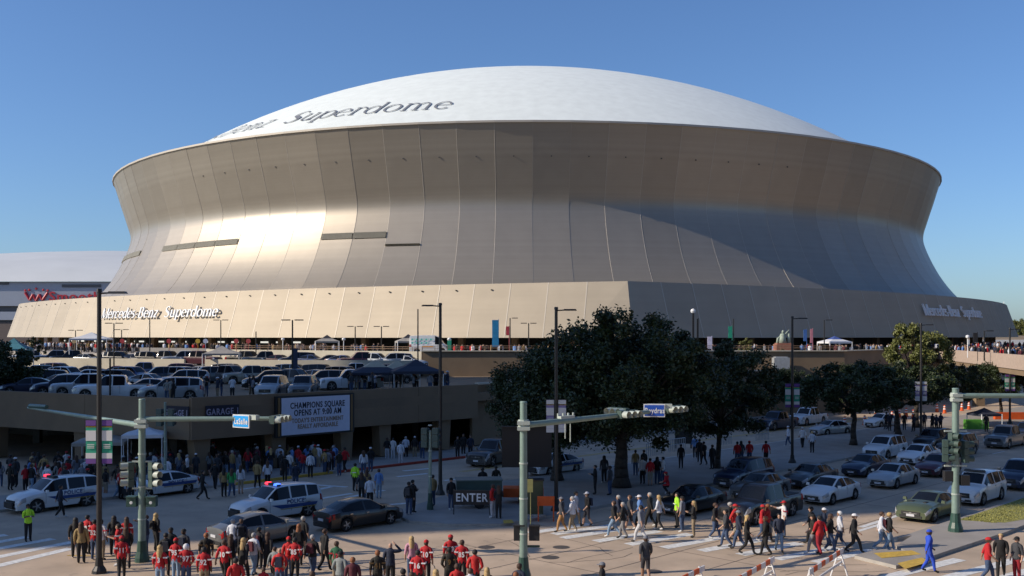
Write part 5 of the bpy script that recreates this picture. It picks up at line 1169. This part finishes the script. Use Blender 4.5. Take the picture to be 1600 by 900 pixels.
def body_mesh(nm, lod=2):
    J = pose(nm); names = list(J); 
    for s, k in ((-1, 'L'), (1, 'R')):
        w_, e_ = Vector(J['wr'+k]), Vector(J['el'+k]); d = (w_-e_).normalized(); J['pa'+k] = tuple(w_+d*.08)
        J['ft'+k] = (J['an'+k][0]*1.05, J['an'+k][1]+.09, max(.04, J['an'+k][2]-.055)); J['to'+k] = (J['ft'+k][0], J['ft'+k][1]+.09, J['ft'+k][2]-.008)
        J['fi'+k] = tuple(w_+d*.155+Vector((-s*.015, .02, 0)))
        J['th'+k] = tuple(w_+d*.07+Vector((-s*.05, .035, 0)))
    E = [('pel', 'wai', 1), ('wai', 'che', 1), ('che', 'nb', 1), ('nb', 'nk', 0), ('nk', 'h1', 0), ('h1', 'h2', 0), ('h2', 'h3', 0)]
    for k in 'LR': E += [('nb', 'sh'+k, 1), ('sh'+k, 'el'+k, 1), ('el'+k, 'wr'+k, 4), ('wr'+k, 'pa'+k, 0), ('pa'+k, 'fi'+k, 0), ('pa'+k, 'th'+k, 0), ('pel', 'hp'+k, 2), ('hp'+k, 'kn'+k, 2), ('kn'+k, 'an'+k, 5), ('an'+k, 'ft'+k, 3), ('ft'+k, 'to'+k, 3)]
    ks = list(J); me = bpy.data.meshes.new('b'); me.from_pydata([J[k] for k in ks], [(ks.index(a), ks.index(b)) for a, b, _ in E], [])
    o = bpy.data.objects.new('b', me); C.objects.link(o); o.modifiers.new('s', 'SKIN').use_smooth_shade = True
    for k, sv in zip(ks, me.skin_vertices[0].data):
        b = k[:2] if k[-1] in 'LR' else k; sv.radius = RADS[b]; sv.use_root = (k == 'pel')
    if lod: m = o.modifiers.new('u', 'SUBSURF'); m.levels = lod; m.render_levels = lod
    dg = bpy.context.evaluated_depsgraph_get(); out = bpy.data.meshes.new_from_object(o.evaluated_get(dg)); bpy.data.objects.remove(o)
    segs = [(Vector(J[a]), Vector(J[b]), m) for a, b, m in E]
    mi = []
    for p in out.polygons:
        c = p.center; best = 9; bm_ = 0
        for a, b, m in segs:
            d = b-a; t = max(0, min(1, (c-a).dot(d)/d.length_squared)); q = (a+d*t-c).length-(.05 if m in (1, 2) else 0)
            if q < best: best = q; bm_ = m
        if bm_ == 1 and c.z < J['pel'][2]-.04 and abs(c.x) < .2: bm_ = 2
        if bm_ == 2 and c.z > J['pel'][2]-.04: bm_ = 1
        mi.append(bm_)
    out.polygons.foreach_set('material_index', mi)
    hz = Vector(J['h1'])
    for v in out.vertices:                             # nose and chin
        r = v.co-hz
        if r.y > .05 and abs(r.x) < .03 and -.01 < r.z < .045: v.co.y += .02
    for _ in range(6): out.materials.append(SKN['l'])
    out.name = 'body'; return out, J
def part_sphere(c, rx, ry, rz, keep, n=14, k=8):
    mb = MB(); vs = {}; 
    for i in range(k+1):
        for j in range(n): th = math.pi*i/k; q = 2*math.pi*j/n; vs[i, j] = (c[0]+rx*math.sin(th)*math.cos(q), c[1]+ry*math.sin(th)*math.sin(q), c[2]+rz*math.cos(th))
    for i in range(k):
        for j in range(n):
            qd = [vs[i, j], vs[i+1, j], vs[i+1, (j+1) % n], vs[i, (j+1) % n]]; m = sum((Vector(x) for x in qd), Vector())/4
            if keep(m): mb.add(qd, [(0, 1, 2, 3)])
    return mb
HM = {}
mb = part_sphere((0, -.008, 1.67), .098, .118, .108, lambda m: m.z > 1.70 or m.y < -.02 and m.z > 1.585 or (m.z > 1.66 and m.y < .04)); HM['short'] = mb.mesh('hair', True)
mb = part_sphere((0, -.008, 1.67), .102, .122, .112, lambda m: m.z > 1.70 or m.y < .0 and m.z > 1.56 or (m.z > 1.60 and m.y < .05))
for i in range(9):
    q = math.pi*(1.0+i/8.); q2 = math.pi*(1.0+(i+1)/8.)
    if i < 8: mb.add([(.098*math.cos(q), .118*math.sin(q), 1.64), (.098*math.cos(q2), .118*math.sin(q2), 1.64), (.125*math.cos(q2), .13*math.sin(q2)-.02, 1.46), (.125*math.cos(q), .13*math.sin(q)-.02, 1.46), (.09*math.cos(q2), .10*math.sin(q2)-.045, 1.30), (.09*math.cos(q), .10*math.sin(q)-.045, 1.30)], [(0, 1, 2, 3), (3, 2, 4, 5)])
HM['long'] = mb.mesh('hair', True)
mb = part_sphere((0, 0, 1.685), .102, .12, .10, lambda m: m.z > 1.68); mb.add([(-.075, .09, 1.69), (.075, .09, 1.69), (.06, .20, 1.672), (-.06, .20, 1.672)], [(0, 1, 2, 3)]); HM['cap'] = mb.mesh('cap', True)
mb = part_sphere((0, -.012, 1.655), .115, .125, .125, lambda m: m.y < .06); HM['hood'] = mb.mesh('hood', True)
ey = MB()
for s in (-1, 1): ey.box((s*.03, .105, 1.655), (.02, .012, .01))
EYE = ey.mesh('eyes'); EYEM = mat('eye dark', (.01, .01, .01), .3, var=0); EYE.materials.append(EYEM)
for k, m in HM.items(): m.materials.append(HAIRC['black'])
BODY = {}
def getbody(nm, lod=1):
    if (nm, lod) not in BODY: BODY[nm, lod] = body_mesh(nm, lod)
    return BODY[nm, lod]
PEOPLE = []
def person(px, yh, top, bot, head, face, ps, place, num=None, z=0, extra=None, sleeves=None, skin=None, hgt=1.75, cat='person'):
    PEOPLE.append(dict(px=px, yh=yh, top=top, bot=bot, head=head, face=face, ps=ps, place=place, num=num, z=z, extra=extra, sl=sleeves, skin=skin, hgt=hgt))
def flush_people():
    rp = random.Random(77); lab = {}
    for p in PEOPLE:
        kind, hc = p['head'].split(':') if ':' in p['head'] else (p['head'], '')
        hd = {'short': hc+' hair', 'long': 'long '+hc+' hair', 'cap': hc+' cap', 'hood': 'white hood up', 'bald': 'bald head'}[kind]
        tp = TOP[p['top']][0]+(' number '+p['num'] if p['num'] else '')
        p['label'] = 'person, %s, %s, %s, %s' % (tp, BOT[p['bot']][0], hd, p['extra'] or p['place'])
        lab.setdefault(''.join(c for c in p['label'] if not c.isdigit()), []).append(p)
    for L in lab.values():
        L.sort(key=lambda p: p['px'])
        if len(L) > 1:
            for i, p in enumerate(L): p['label'] = (p['label'][8:] if len(p['label'].split()) > 13 else p['label'])+', %s from left' % ORD[i]
    for p in PEOPLE:
        kind, hc = p['head'].split(':') if ':' in p['head'] else (p['head'], '')
        if 'xy' in p: x, y = p['xy']
        else: y = (CZ-p['hgt']-p['z'])*F/(p['yh']-HY); x = at(p['px'], y)
        far = y > 85; me, J = getbody(p['ps'], 1)
        o = bpy.data.objects.new('person', me); C.objects.link(o); s = p['hgt']/1.755; o.scale = (s*rp.uniform(.96, 1.1), s*rp.uniform(.96, 1.1), s); o.location = (x, y, p['z']); o.rotation_euler = (0, 0, R(p['face']))
        sk = SKN[p['skin'] or rp.choice('lllmd')]; tm = TOP[p['top']][1]; bm_ = BOT[p['bot']][1]; sho = SHO[rp.choice('ddw')]
        longsl = p['sl'] if p['sl'] is not None else p['top'] in ('N', 'B', 'T', 'M', 'H', 'k2') or (p['top'] in 'KWG' and rp.random() < .35)
        for i, m in enumerate((sk, tm, bm_, sho, tm if longsl else sk, sk if p['bot'] in 'sS' else bm_)): recolor(o, i, m)
        hx, hy, hz = J['h2'][0], J['h2'][1]-.012, J['h2'][2]-1.675
        if kind != 'bald':
            h = bpy.data.objects.new(HM[kind].name.split('.')[0], HM[kind]); C.objects.link(h); h.parent = o; h.location = (hx, hy, hz); recolor(h, 0, CAPC[hc] if kind == 'cap' else (CAPC['white'] if kind == 'hood' else HAIRC[hc]))
            if kind == 'cap' and not far: h2 = bpy.data.objects.new('hair', HM['short']); C.objects.link(h2); h2.parent = o; h2.location = (hx, hy, hz-.02); h2.scale = (.97, .97, 1); recolor(h2, 0, HAIRC['brown'])
        if y < 62: e = bpy.data.objects.new('eyes', EYE); C.objects.link(e); e.parent = o; e.location = (hx, hy, hz)
        if p['num'] and y < 60:
            c = WHITE if p['top'] == 'R' else (GOLD if p['top'] == 'k' else REDS)
            t = text('jersey_number', p['num'], .27, c, o, (0, -.160+(.02 if p['ps'].startswith('walk') else 0), 1.13), ext=.008, sx=.8, bold=.01)
            for s_ in (-1, 1): m = MB(); m.box((s_*.212, 0, 1.30), (.15, .185, .05)); obj('sleeve_stripe', m, c, o)
        if p['top'] == 'V': 
            m = MB(); m.box((0, -.145, 1.2), (.28, .02, .04)); m.box((0, .155, 1.2), (.28, .02, .04)); obj('reflective_band', m, WHITE, o)
        if y < 58 and p['ps'] != 'crouch' and not p['num'] and p['top'] not in 'VB' and rp.random() < .22:
            m = MB(); m.box((0, -.20, 1.26), (.27, .13, .38), taper=.8); obj('backpack', m, TOP[rp.choice('KNCM')][1], o)
        if y < 66 and p['top'] in 'WGKNkCTH' and p['bot'] not in 'B': m = MB(); m.lathe([(.176, .90), (.182, .95), (.17, 1.0)], (0, 0, 0), 12); m.v = [(a_, b_*.8, c_) for a_, b_, c_ in m.v]; obj('shirt_hem', m, tm, o)
        tag(o, p['label'], 'person', p['place'] if len(p['place'].split()) > 1 else None)
fg = 'near corner crowd'
for a in ((244, 802, 'k2', 'k', 'long:blond', -40, 'lean'), (267, 825, 'K', 'k', 'cap:black', 0, 'stand'), (287, 827, 'C', 'k', 'cap:black', -10, 'stand'), (259, 833, 'K', 'k', 'short:black', 10, 'stand'), (250, 852, 'R', 'l', 'long:blond', 0, 'stand', '3'), (275, 841, 'R', 'l', 'cap:red', -5, 'stand', '95'), (291, 850, 'R', 'j', 'hood', 10, 'lean', '97'), (322, 833, 'k', 'k', 'short:red', 20, 'stand', '9'), (319, 855, 'R', 't', 'short:black', 5, 'stand', '92'), (350, 844, 'R', 'k', 'short:brown', -15, 'walkA', '10'), (364, 811, 'W', 'j', 'short:grey', -10, 'stand'), (377, 811, 'N', 'k', 'short:brown', 15, 'stand'), (361, 835, 'K', 'k', 'long:brown', 0, 'lean'), (380, 841, 'k2', 'k', 'long:blond', -20, 'walkB'), (368, 872, 'r', 'k', 'short:black', 25, 'lean'), (396, 833, 'W', 'l', 'short:grey', -20, 'walkA'), (405, 824, 'K', 'k', 'short:black', -20, 'stand'), (418, 832, 'k2', 'k', 'long:brown', -15, 'walkB'), (437, 856, 'r', 'j', 'bald', 0, 'lean'), (451, 839, 'r', 'j', 'cap:red', 10, 'stand'), (461, 840, 'R', 'k', 'short:black', -5, 'lean', '85'), (474, 807, 'K', 'k', 'short:grey', -30, 'stand'), (467, 819, 'K', 'k', 'long:red', 0, 'stand'), (488, 836, 'K', 'j', 'short:grey', -20, 'walkA'), (507, 827, 'k2', 'k', 'short:brown', -40, 'walkB'), (526, 846, 'D', 't', 'short:brown', -10, 'stand', '12'), (532, 862, 'H', 'k', 'cap:black', -20, 'lean'), (551, 871, 'M', 'k', 'short:red', 10, 'stand'), (590, 860, 'k', 'k', 'short:red', 10, 'stand', '41'), (610, 848, 'N', 'k', 'bald', 0, 'salute'), (643, 838, 'P', 'j', 'long:blond', 15, 'stand'), (653, 860, 'R', 'k', 'short:black', -10, 'stand', '16'), (666, 844, 'R', 'k', 'cap:red', -10, 'stand', '10'), (704, 836, 'R', 'k', 'cap:red', 10, 'stand', '49'), (702, 855, 'k', 'k', 'short:black', 5, 'lean', '9'), (722, 844, 'R', 'k', 'short:brown', -5, 'stand', '85'), (742, 859, 'r', 'k', 'short:black', 0, 'lean'), (714, 881, 'r', 'k', 'short:brown', 5, 'stand'), (761, 887, 'K', 'k', 'long:blond', 0, 'stand'), (735, 888, 'W', 'k', 'short:brown', 5, 'stand'), (681, 890, 'K', 'k', 'long:blond', 10, 'stand'), (630, 889, 'K', 'k', 'short:black', 0, 'stand'), (643, 894, 'G', 'k', 'short:brown', 10, 'stand'), (488, 893, 'W', 'k', 'short:brown', 0, 'stand'), (811, 881, 'N', 'k', 'short:brown', -30, 'walkA'), (806, 894, 'W', 'k', 'short:red', 0, 'stand')):
    person(*a[:7], fg, num=a[7] if len(a) > 7 else None, skin='l' if a[4] in ('bald', 'long:blond') else None)
person(429, 855, 'H', 'k', 'short:brown', -20, 'walkA', fg, extra='child beside the plain red shirts', hgt=1.45); person(412, 887, 'R', 'k', 'short:brown', 0, 'stand', fg, '19', extra='child at the bottom edge', hgt=1.35)
lg = 'by the left lamp pole'
for a in ((118, 809, 'K', 'k', 'long:black', 20, 'stand'), (127, 816, 'T', 'k', 'long:brown', 15, 'stand'), (137, 805, 'R', 'k', 'short:black', -20, 'lean', '80'), (148, 812, 'R', 'j', 'short:black', 0, 'stand', '52'), (158, 812, 'w', 't', 'short:black', -10, 'stand', '9'), (178, 806, 'K', 'k', 'long:black', 20, 'stand'), (198, 808, 'R', 'k', 'long:brown', 10, 'stand', '25'), (185, 819, 'R', 'k', 'short:black', 100, 'hold', '7'), (197, 824, 'k2', 'k', 'long:brown', 30, 'walkA'), (228, 805, 'N', 'j', 'short:brown', 90, 'point'), (190, 838, 'R', 'k', 'cap:red', 20, 'walkB', '11')):
    person(*a[:7], lg, num=a[7] if len(a) > 7 else None)
person(44, 788, 'V', 'k', 'cap:black', -140, 'hold', 'directing traffic at far left', skin='d'); person(94, 758, 'N', 'k', 'short:black', -60, 'walkA', 'walking in front of left police suv', extra='crossing in front of the left police suv')
person(205, 742, 'K', 'k', 'short:black', 20, 'stand', 'at the white police sedan', extra='standing at the front of white police sedan'); person(316, 735, 'k2', 'k', 'short:black', -70, 'stride', 'crossing the street alone', extra='striding alone across the open street')
cwp = 'on the crosswalk'
for a in ((960, 783, 'K', 'l', 'short:brown', 60, 'stride'), (967, 774, 'N', 't', 'short:grey', 60, 'walkA'), (974, 785, 'K', 'g', 'short:grey', 70, 'walkB'), (985, 774, 'C', 's', 'short:brown', 60, 'walkA'), (1000, 774, 'b', 'k', 'cap:white', 80, 'walkB'), (1002, 790, 'G', 'w', 'short:black', 50, 'stride'), (1016, 770, 'k2', 'k', 'short:grey', 60, 'walkA'), (1030, 774, 'W', 'k', 'long:blond', 60, 'walkB'), (1066, 776, 'G', 'j', 'cap:black', 60, 'stand'), (1084, 783, 'K', 't', 'long:blond', 75, 'hold'), (1135, 796, 'C', 'j', 'short:black', 80, 'walkB'), (1140, 785, 'K', 'j', 'short:grey', -116, 'walkA'), (1148, 788, 'r', 'S', 'cap:red', -116, 'walkB'), (1155, 798, 'N', 'j', 'cap:grey', 60, 'walkA'), (1167, 805, 'k2', 'k', 'long:blond', -116, 'stride'), (1191, 789, 'R', 'j', 'cap:red', -116, 'walkA'), (1199, 788, 'r', 'k', 'long:red', -116, 'walkB'), (1225, 783, 'w', 'j', 'cap:red', 90, 'point'), (1217, 802, 'N', 'l', 'short:black', 180, 'walkA'), (1197, 807, 'k', 'k', 'short:red', 70, 'walkB'), (1268, 792, 'K', 'k', 'cap:black', 60, 'walkB'), (1271, 804, 'k', 'g', 'cap:black', 70, 'walkA'), (1281, 806, 'R', 'r', 'short:black', 20, 'walkB'), (1287, 794, 'N', 'j', 'cap:white', -100, 'walkA'), (1297, 803, 'K', 'j', 'long:brown', -116, 'walkB'), (1313, 799, 'W', 'j', 'short:white', 60, 'walkA'), (1334, 803, 'k2', 'k', 'cap:white', -116, 'stride'), (1377, 800, 'W', 'l', 'short:brown', -116, 'stride'), (1389, 801, 'K', 'l', 'short:blond', -100, 'walkA'), (878, 777, 'C', 'o', 'cap:grey', 64, 'walkA'), (895, 776, 'W', 't', 'short:grey', 64, 'walkB'), (899, 768, 'W', 't', 'short:black', -116, 'walkA'), (918, 769, 'K', 's', 'cap:white', 110, 'walkB'), (1117, 786, 'K', 'j', 'short:brown', -116, 'walkA')):
    person(*a[:7], cwp, num='25' if a[2] == 'w' else None)
person(1058, 770, 'V', 'k', 'short:black', 100, 'stand', 'beside the black car', skin='l'); person(1009, 838, 'C', 's', 'cap:grey', 5, 'walkA', 'walking alone in the open road', skin='m')
person(1451, 828, 'B', 'B', 'cap:blue', -90, 'walkB', 'walking alone by the median', skin='d', extra='walking alone beside the median'); person(941, 879, 'K', 'k', 'cap:grey', 75, 'stand', 'at the bottom edge', extra='head and shoulders at bottom edge of the road')
for a in ((1543, 840, 'R', 'j', 'cap:red', -110, 'walkA'), (1564, 834, 'k2', 'k', 'short:blond', 150, 'walkB'), (1589, 839, 'C', 'r', 'cap:black', 120, 'stand')): person(*a, 'at the bottom right corner')
cn = 'beside the ENTER banner'
for a in ((645, 750, 'k2', 'k', 'short:black', -40, 'hold'), (639, 753, 'K', 'j', 'short:black', -20, 'stand'), (676, 742, 'T', 'j', 'short:black', 40, 'stand'), (705, 747, 'k2', 'j', 'cap:black', -160, 'stand'), (770, 757, 'r', 'w', 'short:brown', 60, 'stand'), (779, 758, 'K', 'k', 'long:brown', 0, 'hold'), (754, 731, 'k2', 'j', 'short:black', 10, 'stand'), (775, 728, 'k', 'k', 'short:black', 20, 'lean'), (930, 727, 'k2', 'k', 'short:black', 90, 'hold'), (953, 728, 'C', 'j', 'short:black', 60, 'stand'), (944, 712, 'C', 'k', 'long:black', 20, 'stand')): person(*a, cn, z=.15)
ok = 'under the huge oak'
for a in ((993, 703, 'T', 'j', 'short:black', 0, 'stand'), (1006, 703, 'K', 'k', 'short:brown', 30, 'stand'), (1004, 714, 'w', 'k', 'short:brown', 10, 'stand'), (1016, 716, 'R', 'S', 'short:black', 0, 'stand'), (1027, 714, 'K', 'j', 'long:black', -20, 'stand'), (1036, 714, 'w', 'j', 'short:black', 60, 'lean'), (1044, 726, 'R', 'k', 'cap:red', 80, 'crouch')): person(*a, ok, z=.15)
sd = 'on the shaded pavement'
for a in ((1152, 690, 'R', 'j', 'short:black', 0, 'stand'), (1158, 689, 'C', 'j', 'long:black', 10, 'stand'), (1171, 689, 'r', 'j', 'cap:red', -10, 'walkA'), (1197, 689, 'R', 'k', 'short:black', 0, 'walkB'), (1232, 666, 'W', 'j', 'cap:white', 60, 'walkA'), (1254, 668, 'w', 'k', 'cap:white', 0, 'walkB'), (1269, 674, 'W', 'k', 'short:blond', 0, 'stand'), (1100, 690, 'K', 'k', 'short:black', 30, 'walkA'), (1113, 695, 'K', 'k', 'short:brown', 30, 'stand'), (1086, 681, 'b', 'k', 'short:brown', 0, 'stand'), (1093, 686, 'K', 'k', 'short:black', 0, 'stand'), (1064, 694, 'K', 'k', 'short:black', 0, 'stand')): person(*a, sd, z=.15)
of = 'under the far trees'
for i, px in enumerate((1385, 1390, 1400, 1413, 1428, 1444, 1457, 1463, 1470, 1541)): person(px, 644+(i*7 % 5), 'N' if i % 3 else 'K', 'k', 'short:black', 180 if i % 2 else 30, 'stand' if i % 2 else 'lean', of, z=.15)
ss = 'crossing the side street'
person(555, 724, 'V', 'k', 'short:black', -20, 'stand', ss, skin='d')
for a in ((565, 738, 'C', 'k', 'long:brown', 10, 'walkA'), (578, 745, 'W', 'k', 'short:black', 10, 'stand'), (592, 733, 'b', 'l', 'short:brown', 0, 'stand'), (573, 733, 'T', 'j', 'long:brown', 0, 'stand'), (568, 704, 'W', 'j', 'long:brown', 20, 'stand'), (579, 699, 'K', 'j', 'cap:white', 30, 'stand'), (605, 684, 'K', 'w', 'short:brown', 0, 'stand'), (614, 684, 'w', 'w', 'short:black', 0, 'stand'), (626, 690, 'W', 'w', 'short:black', 0, 'stand'), (634, 682, 'W', 'k', 'short:grey', 0, 'stand'), (648, 682, 'K', 't', 'cap:white', 10, 'stand'), (660, 684, 'N', 'j', 'short:black', 10, 'walkA'), (724, 678, 'K', 'k', 'short:black', 180, 'stand'), (735, 680, 'N', 'k', 'short:brown', 180, 'stand'), (715, 682, 'k2', 'k', 'short:black', 180, 'stand'), (485, 707, 'W', 'k', 'short:black', 10, 'stand'), (497, 695, 'w', 'S', 'cap:white', 0, 'stand'), (512, 702, 'G', 's', 'short:brown', 0, 'walkA'), (523, 695, 'b', 'S', 'short:brown', 0, 'stand'), (437, 696, 'W', 'k', 'cap:white', 0, 'stand'), (452, 706, 'w', 'j', 'short:black', 0, 'stand'), (466, 697, 'R', 'j', 'cap:white', -10, 'stand'), (445, 712, 'k2', 'k', 'short:black', 10, 'walkA'), (462, 723, 'N', 'j', 'short:black', 20, 'stride'), (418, 720, 'W', 'k', 'long:brown', 10, 'walkA'), (402, 720, 'T', 'k', 'short:brown', 0, 'walkB'), (376, 727, 'W', 'S', 'long:brown', 0, 'stand'), (362, 732, 'g', 'j', 'long:brown', 0, 'walkB'), (350, 731, 'T', 'k', 'long:black', 0, 'stand'), (336, 722, 'K', 'k', 'short:black', 0, 'walkA'), (401, 706, 'k', 't', 'short:black', 0, 'stand'), (322, 703, 'g', 'j', 'cap:green', 60, 'stand')): person(*a, 'near garage entrance')
rp = random.Random(5)
def scatter(n, x0, x1, y0, y1, place, z=.0, tops='KKKNNCRRrWwGTkbMH', hg=(1.62, 1.86)):
    for i in range(n):
        px = rp.uniform(x0, x1); yh = rp.uniform(y0, y1); t = rp.choice(tops)
        person(round(px), yh, t, rp.choice('kkkjjjltSs'), rp.choice(('short:black', 'short:brown', 'cap:red', 'cap:black', 'cap:white', 'long:brown', 'long:blond', 'long:black', 'short:grey')), rp.uniform(-60, 60), rp.choice(('stand', 'lean', 'stand', 'hold', 'walkA', 'walkB')), place, z=z, hgt=rp.uniform(*hg), num='12' if t == 'R' else None)
scatter(34, -5, 150, 703, 728, 'behind left police suv'); scatter(26, 160, 310, 700, 722, 'behind the twin signals'); scatter(34, 320, 540, 690, 710, 'by the garage piers')
scatter(10, 130, 215, 715, 733, 'behind white police sedan')
for n, x0, x1, Y, pl in ((12, 290, 420, 79.5, 'above the garage sign'), (22, 545, 700, 89, 'under the deck canopies'), (4, 240, 285, 76.5, 'beside silver deck suv')):
    for i in range(n):
        y = Y+rp.uniform(-1, 3); hg = rp.uniform(1.6, 1.85); px = rp.uniform(x0, x1)
        if x0 > 500: y = max(y, 68.8+(at(px, y)+21.8)*1.02+1.5)
        person(round(px), HY+(CZ-hg-ZA)*F/y, rp.choice('KKNNCGWWkH'), rp.choice('kkjjt'), rp.choice(('short:black', 'short:brown', 'cap:black', 'cap:white', 'long:brown')), rp.uniform(-180, 180), rp.choice(('stand', 'lean', 'hold')), pl, z=ZA, hgt=hg)
flush_people()
# plaza crowd: one mass of tiny figures
lo, _ = body_mesh('stand', 0); lov = [tuple(v.co) for v in lo.vertices]; lof = [(tuple(p.vertices), p.material_index) for p in lo.polygons]
CRM = [SKN['l'], SKN['m'], HAIRC['black']]+[TOP[k][1] for k in ('K', 'W', 'R', 'G', 'N', 'b', 'T', 'M')]
crw = MB(); r = random.Random(9)
def crowd_at(x, y, z):
    a = r.uniform(0, 6.28); s = r.uniform(.92, 1.06); ca, sa = math.cos(a)*s, math.sin(a)*s; o = len(crw.v); tp = r.choice((3, 3, 3, 3, 4, 4, 5, 6, 7, 7, 8, 9, 10)); bt = r.choice((3, 7, 7, 6)); sk = r.choice((0, 0, 1))
    crw.v += [(x+vx*ca-vy*sa, y+vx*sa+vy*ca, z+vz*s) for vx, vy, vz in lov]
    for f, m in lof:
        c = sum(lov[i][2] for i in f)/len(f)
        crw.f.append(tuple(i+o for i in f)); crw.m.append(2 if (m == 0 and c > 1.69) else {0: sk, 1: tp, 2: bt, 3: 2, 4: sk if r.random() < .5 else tp, 5: bt}[m])
for _ in range(430):
    side = 0 if r.random() < .72 else 1; s = r.uniform(.02, .80 if side == 0 else .62); p, nn = skirt_pt(side, s, r.uniform(2, 11)); x, y = p.x+CX, p.y+CY
    crowd_at(x, y, ZP)
for _ in range(60): u_ = r.random(); crowd_at(41+23*u_, 127.5+29*u_+r.uniform(0, 2), ZP)
for _ in range(50): u_ = r.random(); crowd_at(64-10*u_+r.uniform(1, 4), 152-42*u_, 6.65)
crw2 = crw.mesh('crowd', True); tag(obj('crowd', crw2, CRM), 'dense crowd of tiny fans milling on the sunlit stadium plaza', 'crowd', kind='stuff')
